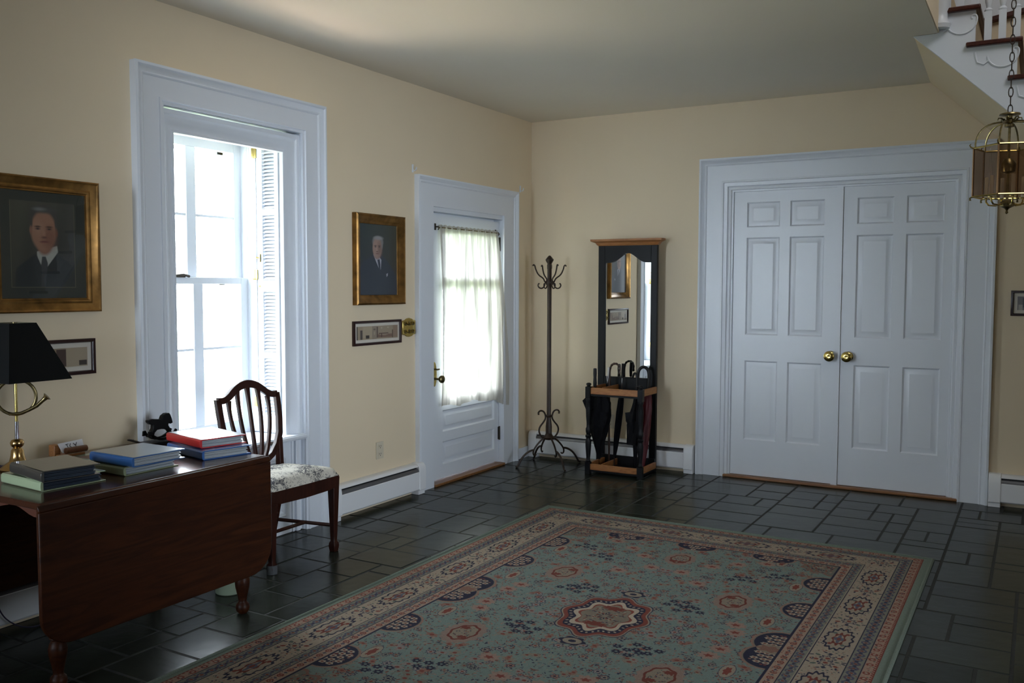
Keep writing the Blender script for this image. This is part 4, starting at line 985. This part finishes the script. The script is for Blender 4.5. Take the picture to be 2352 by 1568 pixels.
# ------------------------------------------------------------------ albums
def cover_mat(name, col): 
    m = mat(name, col, .35, spec=.5, coat=.9); m.node_tree.nodes['Principled BSDF'].inputs['Coat Roughness'].default_value = .06; return m
m_pages = mat('plastic_album_pages', (.42, .46, .49), .25, noise=(70, .35, (1, .1, 6)))
m_pages2 = mat('dark_album_pages', (.035, .05, .075), .2, noise=(70, .35, (1, .1, 6)))
m_cg = cover_mat('pale_green_cover', (.36, .44, .27)); m_cg2 = cover_mat('sage_green_cover', (.30, .34, .20)); m_cb = cover_mat('bright_blue_cover', (.035, .13, .36)); m_cb2 = cover_mat('navy_blue_cover', (.018, .12, .40)); m_cr = cover_mat('bright_red_cover', (.55, .010, .016)); m_ck = cover_mat('charcoal_cover', (.035, .034, .032))
m_bluet = cover_mat('grey_photo_cover', (.16, .19, .23))
def album(x, y, z, rot, L, D, Hh, mc, mp, label, topm=None, spine=None):
    """anchor = front right corner (spine / head); spine along local -x, body towards +y"""
    t = thing('photo_album', label, 'album', (x, y, z), rot, 'photo albums on the table', local=True)
    g = G(); g.box(-L, 0, 0, D, 0, .0035); g.box(-L, 0, 0, D, Hh-.0035, Hh)
    sp_ = [(-.0, 0), (-.006, Hh*.15), (-.007, Hh*.5), (-.006, Hh*.85), (0, Hh), (.004, Hh), (.004, 0)]
    g.prism([(a, b) for a, b in sp_], lambda u_, v, w_: (w_, u_, v), -L, 0); ob('cover', g, mc, t, bev=.001)
    if spine:
        g = G(); g.box(-L+.004, -.004, -.0085, -.0065, Hh*.2, Hh*.8); ob('spine_label', g, spine, t)
    if topm:
        g = G(); g.box(-L+.003, -.003, .004, D-.003, Hh-.0002, Hh+.0008); ob('cover_sheet', g, topm, t)
    g = G(); n = 5; hh = (Hh-.009)/n
    for i in range(n):
        j = .003*math.sin(i*2.4); g.box(-L+.012, -.007+j*.6, .006, D-.016+j, .0040+i*hh, .0040+(i+1)*hh-.0006)
    ob('pages', g, mp, t, bev=.001)
album(.632, -4.583, TZ+.0005, math.radians(-4), .262, .232, .036, m_cg, m_pages2, 'pale green album at the bottom of the left stack')
album(.664, -4.600, TZ+.0385, math.radians(-10), .258, .195, .038, m_ck, m_pages2, 'charcoal album with a grey cover, on top of the left stack', cover_mat('dull_bronze_sheet', (.075, .068, .05)))
album(.650, -4.272, TZ+.0005, math.radians(0), .240, .240, .033, m_cg2, m_pages, 'sage green album under the blue one in the middle stack')
album(.690, -4.266, TZ+.0355, math.radians(-1.5), .255, .228, .036, m_cb, m_pages, 'bright blue album with grey cover sheet, topping the middle stack', m_bluet)
album(.655, -3.912, TZ+.0005, math.radians(-13), .300, .215, .037, m_cb2, m_pages, 'dark blue album beneath the red one in the right stack')
album(.612, -3.885, TZ+.0395, math.radians(-13), .290, .205, .036, m_cr, m_pages, 'bright red album on top of the right stack, by the chair', cover_mat('painted_window_glare', (.42, .43, .48)))  # pale top sheet paints the window's glare onto the red cover

# booklet, card holder, card, pen
t = thing('booklet', 'flat mint green booklet lying behind the middle album stack', 'booklet', (.235, -4.09, TZ+.0005), math.radians(0), local=True)
g = G(); g.box(-.07, .13, -.10, .11, 0, .010); ob('cover', g, cover_mat('mint_cover', (.27, .42, .33)), t, bev=.001)
g = G(); g.box(-.03, .09, -.07, .06, .010, .0108); ob('cover_picture', g, mat('dusky_pink_print', (.22, .14, .12), .5), t)
t = thing('card_holder', 'small wooden desk card holder with a rounded front bar, by the wall', 'card holder', (.12, -4.14, TZ+.0095))
g = G(); g.box(.085, .125, -4.205, -4.178, TZ+.0095, .722); g.box(.085, .165, -4.200, -4.095, TZ+.0095, .684); ob('base', g, m_oakx, t, bev=.003)
g = G(); g.tube([(.165, -4.186, .700), (.165, -4.183, .700), (.165, -4.092, .700), (.165, -4.088, .700)], [.008, .013, .013, .008], 14); ob('front_bar', g, mat('reddish_brown_wood', (.13, .045, .016), .3, noise=(40, .3, (1, 1, 1))), t)
t = thing('name_card', 'white card with black lettering standing in the wooden holder', 'card', (.14, -4.13, .69))
g = G(); g.add([(.146, -4.185, .690), (.146, -4.085, .690), (.126, -4.082, .732), (.126, -4.192, .727), (.145, -4.185, .690), (.145, -4.085, .690), (.125, -4.082, .732), (.125, -4.192, .727)], [(0, 1, 2, 3), (7, 6, 5, 4), (0, 4, 5, 1), (1, 5, 6, 2), (2, 6, 7, 3), (3, 7, 4, 0)]); ob('card', g, m_paper, t)
g = G()
for a, b in (((-4.158, .722), (-4.154, .706)), ((-4.163, .720), (-4.149, .722)), ((-4.140, .722), (-4.146, .713)), ((-4.146, .713), (-4.138, .706)), ((-4.128, .722), (-4.120, .712)), ((-4.112, .723), (-4.120, .712)), ((-4.120, .712), (-4.119, .704))):
    g.tube([(.1475-(a[1]-.69)*.47, a[0], a[1]), (.1475-(b[1]-.69)*.47, b[0], b[1])], .0013, 5)
ob('lettering', g, m_ink, t)
t = thing('pen', 'black pen standing out beside the rocking horse', 'pen', (.06, -3.80, TZ))
g = G(); g.tube([(.045, -3.803, .6795), (.08, -3.80, .677), (.150, -3.795, .670)], [.0035, .005, .004], 8); ob('barrel', g, m_blackp, t)
g = G(); g.tube([(.052, -3.8025, .6845), (.080, -3.800, .6830)], .0015, 6); ob('clip', g, m_chrome, t)
# rocking horse
hp = [(0.057, 0.131), (0.063, 0.124), (0.071, 0.105), (0.076, 0.084), (0.064, 0.080), (0.054, 0.092), (0.052, 0.076), (0.063, 0.058), (0.074, 0.036), (0.064, 0.034), (0.052, 0.051), (0.040, 0.059), (0.014, 0.063), (-0.008, 0.062), (-0.021, 0.051), (-0.026, 0.036), (-0.039, 0.034), (-0.042, 0.052), (-0.036, 0.062), (-0.030, 0.072), (-0.029, 0.088), (-0.042, 0.090), (-0.054, 0.100), (-0.056, 0.110), (-0.037, 0.114), (-0.02, 0.112), (0.004, 0.109), (0.014, 0.106), (0.022, 0.122), (0.038, 0.131)]
t = thing('rocking_horse', 'small black wooden rocking horse figurine on a block, at the back of the table', 'figurine', (.17, -3.745, TZ))
hf = lambda u_, v, w_: (w_, -3.745+u_, TZ+v+.002)
g = G(); g.prism(hp, hf, .160, .182); ob('body', g, m_black, t, bev=.003)
arc = [(-.060+.14*i/12, .020+.030*((i/12-.55)/.5)**2) for i in range(13)]
for w0, w1 in ((.150, .157), (.185, .192)):
    g = G(); g.ribbon([(-.056, .062), (-.054, .045)]+[(a, b) for a, b in arc[1:]]+[(.086, .055)], [.012, .024]+[.012]*12+[.010], hf, w0, w1); ob('rocker', g, m_black, t)
g = G(); g.box(.150, .192, -3.790, -3.780, .700, .710); g.box(.150, .192, -3.688, -3.680, .696, .704); ob('crossbar', g, m_black, t)
g = G(); g.box(.130, .215, -3.815, -3.668, TZ, TZ+.014); ob('base', g, m_black, t, bev=.002)

# ------------------------------------------------------------------ lamp
LPX, LPY = .188, -4.397
t = thing('table_lamp', 'brass hunting-horn table lamp with a square black shade, at the left end of the table', 'lamp', (LPX, LPY, TZ))
g = G(); g.lathe([(0, TZ), (.062, TZ), (.064, TZ+.006), (.050, TZ+.018), (.030, TZ+.032), (.024, TZ+.055), (.022, TZ+.075), (.014, TZ+.085), (.022, TZ+.092), (.025, TZ+.104), (.020, TZ+.114), (.010, TZ+.118), (0, TZ+.12)], (LPX, LPY, 0), 28); ob('base', g, m_brassw, t, ang=60)
g = G(); g.tube([(LPX, LPY, TZ+.115), (LPX, LPY, .850)], .0075, 12); ob('lower_stem', g, m_chrome, t)
g = G(); g.tube([(LPX, LPY, .850), (LPX, LPY, 1.02)], .0055, 10); g.lathe([(.0, 1.0), (.010, 1.003), (.006, 1.012), (.012, 1.02), (0, 1.025)], (LPX, LPY, 0), 12); ob('stem', g, m_brass, t)
rv = Vector((.62, .785)); zc = .944; rr = .066; pts = []
for i in range(34):
    a = math.radians(-50)+i/33*2*PI*1.0; r = rr
    pts.append((LPX+rv.x*(r*math.cos(a)+.004)+.010*(i/33)*.5, LPY+rv.y*(r*math.cos(a)+.004)-.010*(i/33), zc+r*math.sin(a)))
tail = [(.045, -.052), (.075, -.036), (.096, -.016), (.106, -.006), (.112, -.001)]
horn = [(LPX+rv.x*(-.02)+.010, LPY-.012+rv.y*(-.02), zc-.064), (LPX+rv.x*.02+.01, LPY+rv.y*.02-.012, zc-.062)]+[(LPX+rv.x*u_+.010, LPY+rv.y*u_-.012, zc+v) for u_, v in tail]
g = G(); g.tube(pts, .0062, 10); g.tube(horn, [.005, .006, .0065, .007, .007, .009, .017], 12); ob('horn', g, m_brassa, t, ang=60)
sb = [(-.165, -.124), (.165, -.124), (.165, .124), (-.165, .124)]; stp = [(-.060, -.053), (.060, -.053), (.060, .053), (-.060, .053)]
zb_, zt_ = 1.012, 1.226; g = G(); vs = []
for k, (b_, z_) in enumerate(((sb, zb_), (stp, zt_))):
    for (a, b) in b_: vs.append((LPX+a, LPY+b, z_))
for k, (b_, z_) in enumerate(((sb, zb_), (stp, zt_))):
    for (a, b) in b_: vs.append((LPX+a*.975, LPY+b*.975, z_))
g.add(vs[:8], [(0, 1, 5, 4), (1, 2, 6, 5), (2, 3, 7, 6), (3, 0, 4, 7)])
ob('lamp_shade', g, m_shade, t, ang=10)
g = G(); g.add(vs[8:], [(0, 1, 5, 4), (1, 2, 6, 5), (2, 3, 7, 6), (3, 0, 4, 7)]); ob('shade_lining', g, m_shadein, t, ang=10)
g = G(); g.tube([(LPX+stp[0][0], LPY, zt_-.004), (LPX+stp[1][0], LPY, zt_-.004)], .0015, 6); g.tube([(LPX, LPY+stp[0][1], zt_-.004), (LPX, LPY+stp[2][1], zt_-.004)], .0015, 6); g.tube([(LPX, LPY, 1.02), (LPX, LPY, zt_+.002)], .003, 6); ob('shade_carrier', g, m_brassa, t)
g = G(); g.tube(smooth([(.12, LPY-.005, TZ+.003), (.036, LPY, TZ+.004), (.036, LPY-.02, .60), (.060, -4.435, .42), (.084, -4.44, .26), (.086, -4.440, .14), (.100, -4.41, .06), (.12, -4.33, .006), (.10, -4.22, .004), (.04, -4.1, .004)], 3), .0028, 6)
tag(ob('lamp_cord', g, m_cable), 'dark lamp cord hanging behind the table in front of the heater', 'cord')

# ------------------------------------------------------------------ rug
def rug_img():
    Wd, Hd = 2.1934, 3.15; ppu = 520
    nx, ny = int(Wd*ppu/2), int(Hd*ppu/2)           # one quarter, mirrored
    Y, X = np.mgrid[0:ny, 0:nx]; X = (X+.5)/ppu; Y = (Y+.5)/ppu     # from the corner
    a = np.zeros((ny, nx, 3)); R = np.random.RandomState(3)
    green = np.array((.165, .20, .165)); cream = np.array((.30, .245, .185)); navy = np.array((.026, .026, .044)); red = np.array((.175, .050, .036)); salmon = np.array((.285, .155, .115)); gguard = np.array((.175, .17, .135)); field = np.array((.150, .190, .170))
    D = np.minimum(X, Y)                            # distance to the nearer edge
    along = np.where(X < Y, Y, X)
    def put(m_, c): a[m_] = c
    put(D >= 0, green*1.0)
    put(D > .045, salmon*.55+cream*.45)
    put(D > .092, gguard)
    put(D > .145, cream)
    put(D > .285, gguard)
    put(D > .335, salmon*.45+cream*.55)
    put(D > .378, navy)
    put(D > .388, field)
    # border lines
    for dd, c in ((.046, red*.8), (.091, navy), (.144, navy), (.148, cream), (.284, navy), (.288, cream), (.333, navy)):
        put(np.abs(D-dd) < .0022, c)
    # small repeats in the guard bands
    th = (np.abs(((along/.018) % 1)-.5) < .3) & (D > .046) & (D < .056); put(th, red)
    ph = (along/.052) % 1; q = ((ph-.5)*.052)**2+(D-.072)**2; put((q < .013**2), red*1.05); put(q < .006**2, cream)
    for d0, d1, per, c in ((.118, .018, .045, navy*1.8+.03), (.312, .016, .048, navy*1.6+.04), (.356, .013, .050, red)):
        ph = (along/per) % 1; q = ((ph-.5)*per)**2+(D-d0)**2; put((q < d1**2) & (q > (d1*.55)**2), c); put(q < (d1*.35)**2, red)
        q2 = (((ph+.5) % 1-.5)*per)**2+(D-d0)**2; put(q2 < (d1*.4)**2, navy*1.5)
    # helper working in local coords
    def region(cx, cy, rx, ry, fn):
        x0, x1 = int(max(0, (cx-rx)*ppu)), int(min(nx, (cx+rx)*ppu)); y0, y1 = int(max(0, (cy-ry)*ppu)), int(min(ny, (cy+ry)*ppu))
        if x1 <= x0 or y1 <= y0: return
        fn(slice(y0, y1), slice(x0, x1))
    def ell(cx, cy, rx, ry, c, n=0, amp=0, lo=0, ang0=0, rot=0):
        def fn(sy, sx):
            u = X[sy, sx]-cx; v = Y[sy, sx]-cy
            cr_, sr_ = math.cos(rot), math.sin(rot); u, v = u*cr_+v*sr_, -u*sr_+v*cr_
            u = u/rx; v = v/ry; r = np.hypot(u, v); th_ = np.arctan2(v, u)
            lim = 1+(amp*np.cos(n*th_+ang0) if n else 0); m_ = (r < lim) & (r > lo); blk = a[sy, sx]; blk[m_] = c
        k = max(rx, ry)*1.35; region(cx, cy, k, k, fn)
    def flower(cx, cy, r, petal, heart, n=8):
        ell(cx, cy, r, r, navy*1.4, n, .22); ell(cx, cy, r*.78, r*.78, petal, n, .22); ell(cx, cy, r*.34, r*.34, heart)
    # main border medallions
    spots = [('s', .200+.015, v) for v in (.479, .909, 1.339)]+[('t', u, .215) for u in (.46, .885)]
    for kind, cx, cy in spots:
        rx, ry = (.052, .120) if kind == 's' else (.120, .052)
        ell(cx, cy, rx, ry, navy, 14, .08); ell(cx, cy, rx*.86, ry*.86, cream*.92, 14, .08); ell(cx, cy, rx*.45, ry*.55, red*.8, 8, .15, .7); ell(cx, cy, rx*.28, ry*.3, navy*1.6+.05, 4, .3); ell(cx, cy, rx*.14, ry*.12, red)
        for s1 in (-1, 1):
            for s2 in (-1, 1): ell(cx+s1*rx*.45, cy+s2*ry*.5, .008, .010, red if s1 == s2 else green*.6)
    for (kind, cx, cy) in [('s', .215, v) for v in (.694, 1.124, 1.554)]+[('t', u, .215) for u in (.672, 1.097)]+[('t', .215, .215)]:
        flower(cx, cy, .026, cream*.9, red); 
        for k in range(6):
            an = k*PI/3+.5; ell(cx+.045*math.cos(an), cy+.045*math.sin(an), .011, .007, (red, navy*1.3, green*.55)[k % 3], rot=an)
            ell(cx+.062*math.cos(an+.3), cy+.058*math.sin(an+.3), .009, .004, navy*1.2, rot=an+1)
    for _ in range(900):      # fine scatter over the cream border
        e = R.uniform(.155, .278); al = R.uniform(.15, 1.6); cx, cy = (e, al) if R.rand() < .6 else (min(al, 1.1), e)
        if min(cx, cy) < .15 or min(cx, cy) > .28: continue
        c0 = a[int(min(ny-1, cy*ppu)), int(min(nx-1, cx*ppu))]
        if abs(c0-cream).sum() < .01: ell(cx, cy, R.uniform(.002, .005), R.uniform(.002, .004), [red, navy*1.4, green*.6, salmon][R.randint(4)], rot=R.rand()*3)
    for _ in range(1500):     # guard band flecks
        e = R.choice([R.uniform(.058, .088), R.uniform(.097, .140), R.uniform(.292, .330), R.uniform(.340, .374)]); al = R.uniform(.06, 1.6); cx, cy = (e, al) if R.rand() < .6 else (min(al, 1.1), e)
        if min(cx, cy) < e-.001: continue
        ell(cx, cy, R.uniform(.002, .0045), R.uniform(.0015, .0035), [red, navy*1.6, cream, salmon, green*.5][R.randint(5)], rot=R.rand()*3)
    inner = D > .389
    keep = a.copy()
    # field scatter
    for _ in range(3600):
        cx, cy = R.uniform(.39, 1.097), R.uniform(.39, 1.575); c = [salmon*.9, red*.9, navy*1.3, cream*.8, gguard*.75, green*.5, salmon*.7, np.array((.26, .17, .14))][R.randint(8)]
        ell(cx, cy, R.uniform(.003, .009), R.uniform(.0012, .0036), c, rot=R.rand()*3.1)
    for _ in range(230):
        cx, cy = R.uniform(.40, 1.09), R.uniform(.40, 1.56); r = R.uniform(.010, .020)
        c = [salmon*.85, cream*.75, gguard, np.array((.24, .20, .18))][R.randint(4)]
        if R.rand() < .5: flower(cx, cy, r, c, [red, navy][R.randint(2)], R.randint(5, 9))
        else: ell(cx, cy, r*1.5, r*.8, c*.9, 6, .2, rot=R.rand()*3); ell(cx, cy, r*.5, r*.4, red)
    # navy rosettes in clusters
    for (cx, cy) in ((.86, 1.25), (.80, 1.30), (.72, .78), (.58, .66)):
        for dx, dy in ((0, 0), (.05, .012), (.02, .045), (-.03, .040), (.065, .06)): ell(cx+dx, cy+dy, .018, .015, navy, 7, .2); ell(cx+dx, cy+dy, .006, .005, field)
    # salmon halo blossoms
    for (cx, cy) in ((.58, 1.48), (.60, 1.40), (.82, .60), (.92, .70), (.70, .52), (1.02, .86), (.90, .98)):
        ell(cx, cy, .040, .034, salmon*.75+field*.3, 9, .15); ell(cx, cy, .016, .012, red, 5, .3)
    for cx, cy in ((.50, 1.30), (.50, .80), (.64, .47)):
        ell(cx, cy, .028, .062, navy*1.4, 0); ell(cx, cy, .026, .059, cream*.85); ell(cx, cy, .013, .034, red, 6, .15)
    # small medallions
    for cx, cy, rx, ry in ((.690, 1.135, .056, .082), (1.097, .66, .050, .075)):
        ell(cx, cy, rx*1.45, ry*1.40, salmon*.6+field*.35, 16, .05); ell(cx, cy, rx, ry, red*.75, 8, .05); ell(cx, cy, rx*.84, ry*.85, cream*.72, 8, .05)
        for _ in range(40):
            an, q = R.rand()*6.28, R.rand()**.5*.7; ell(cx+rx*q*math.cos(an), cy+ry*q*math.sin(an), .004, .0025, [navy*1.6, red, green*.5][R.randint(3)], rot=R.rand()*3)
        ell(cx+.02, cy-.045, .022, .014, red*.8, 6, .2); ell(cx-.02, cy+.045, .022, .014, red*.8, 6, .2)
    # side scallops (navy with white blossoms)
    def scallop(cx, cy, rx, ry):
        ell(cx, cy, rx*1.13, ry*1.10, salmon*.9, 0); ell(cx, cy, rx*1.06, ry*1.05, cream*.6); ell(cx, cy, rx, ry, navy)
        for k in range(26):
            an, q = R.rand()*6.28, R.rand()**.5*.85; ell(cx+rx*q*math.cos(an), cy+ry*q*math.sin(an), .006, .005, [red, salmon*.8][R.randint(2)])
        for i in range(-1, 2):
            for j in range(-2, 3):
                fx_, fy_ = cx+.034*i*1.0+(.017 if j % 2 else 0), cy+.030*j
                if ((fx_-cx)/rx)**2+((fy_-cy)/ry)**2 < .75: ell(fx_, fy_, .015, .012, cream*1.05, 6, .12); ell(fx_, fy_, .006, .005, red*.8)
    for cy in (.70, 1.095): scallop(.400, cy, .085, .100)
    scallop(.400, 1.500, .095, .110); ell(.40, 1.575, .07, .045, cream*.7); ell(.42, 1.575, .045, .028, salmon*.7, 7, .2)
    for cx in (.70, 1.097): scallop(cx, .405, .100, .070)
    # corner piece
    ell(.40, .40, .16, .15, salmon*.7, 12, .08); ell(.40, .40, .145, .135, gguard*.8, 12, .08)
    for _ in range(130):
        an, q = R.rand()*1.57, R.rand()**.6*.135; ell(.40+q*math.cos(an), .40+q*math.sin(an), .006, .004, [navy*1.3, red, cream, salmon*.8][R.randint(4)], rot=R.rand()*3)
    # centre medallion
    cx, cy = Wd/2, Hd/2
    for k, c, n_, am in ((1.15, navy*1.3, 10, .045), (1.12, cream*.8, 10, .045), (1.08, red, 10, .05), (.96, navy, 10, .05)):
        ell(cx, cy, .160*k, .212*k, c, 8, .075, ang0=0)
    for k in range(44):
        an = (k+.5)/44*2*PI; q = .885*(1+.075*math.cos(8*an)); ell(cx+.160*q*math.cos(an), cy+.212*q*math.sin(an), .0075, .0050, cream, rot=an)
    ell(cx, cy, .160*.79, .212*.79, cream*1.25, 8, .11); ell(cx, cy, .160*.66, .212*.66, red*1.1, 8, .12); ell(cx, cy, .170*.58, .225*.58, cream*.62, 8, .08)
    for _ in range(160):
        an, q = R.rand()*6.28, R.rand()**.5*.52; ell(cx+.17*q*math.cos(an), cy+.225*q*math.sin(an), .006, .0035, [red, navy*1.5, green*.6, cream][R.randint(4)], rot=R.rand()*3)
    for dx, dy in ((0, -.09), (-.02, -.10)): ell(cx+dx, cy+dy, .030, .018, red*.85, 6, .25)
    for k in range(10): an = k*PI/5; ell(cx+.022*math.cos(an), cy+.028*math.sin(an), .010, .003, navy, rot=an)
    ell(cx, cy-.305, .052, .040, navy, 6, .12); ell(cx, cy-.305, .040, .028, cream*.8); ell(cx, cy-.305, .016, .012, navy)
    a2 = np.where(inner[..., None], a, keep)
    full = np.concatenate([a2, a2[:, ::-1]], 1); full = np.concatenate([full, full[::-1]], 0)
    nzz = R.normal(1, .10, full.shape[:2]); full = full*nzz[..., None]*.84
    return to_s(np.clip(full, 0, 1))
rx0, rx1, ry0, ry1 = .9386, 3.132, -4.6256, -1.4756
t = thing('persian_rug', 'large grey-green persian rug with a central lobed medallion and cream border', 'rug', ((rx0+rx1)/2, (ry0+ry1)/2, 0))
rim = rug_img()
def img_node_mat(): 
    m = img_mat('rug_pile', rim, .95, 0, bump=(500, .5)); m.node_tree.nodes['Principled BSDF'].inputs['Specular IOR Level'].default_value = .1; return m
g = G(); NXr, NYr = 40, 56; vs = []; uv = []
R_ = random.Random(2)
for j in range(NYr+1):
    for i in range(NXr+1):
        u_, v_ = i/NXr, j/NYr; e = .004*math.sin(v_*19)*(1 if i in (0,) else 0)
        edge = i in (0, NXr) or j in (0, NYr)
        vs.append((rx0+(rx1-rx0)*u_+e*.5, ry0+(ry1-ry0)*v_, (.003 if edge else .011+.0008*math.sin(u_*9+v_*5)))); uv.append((u_, v_))
fs = [(j*(NXr+1)+i, j*(NXr+1)+i+1, (j+1)*(NXr+1)+i+1, (j+1)*(NXr+1)+i) for j in range(NYr) for i in range(NXr)]
g.add(vs, fs); g.uv = uv; ob('pile', g, img_node_mat(), t, ang=60)
g = G(); g.sweep(rx0, rx1, ry0, ry1, [(0, .001), (0, .007), (.006, .0125), (.012, .012), (.012, .001)], lambda s_, z_, w_: (s_, z_, w_), full=True)
ob('binding', g, mat('grey_green_binding', (.135, .16, .13), .95, spec=.1, noise=(200, .2, (1, 1, 1))), t)
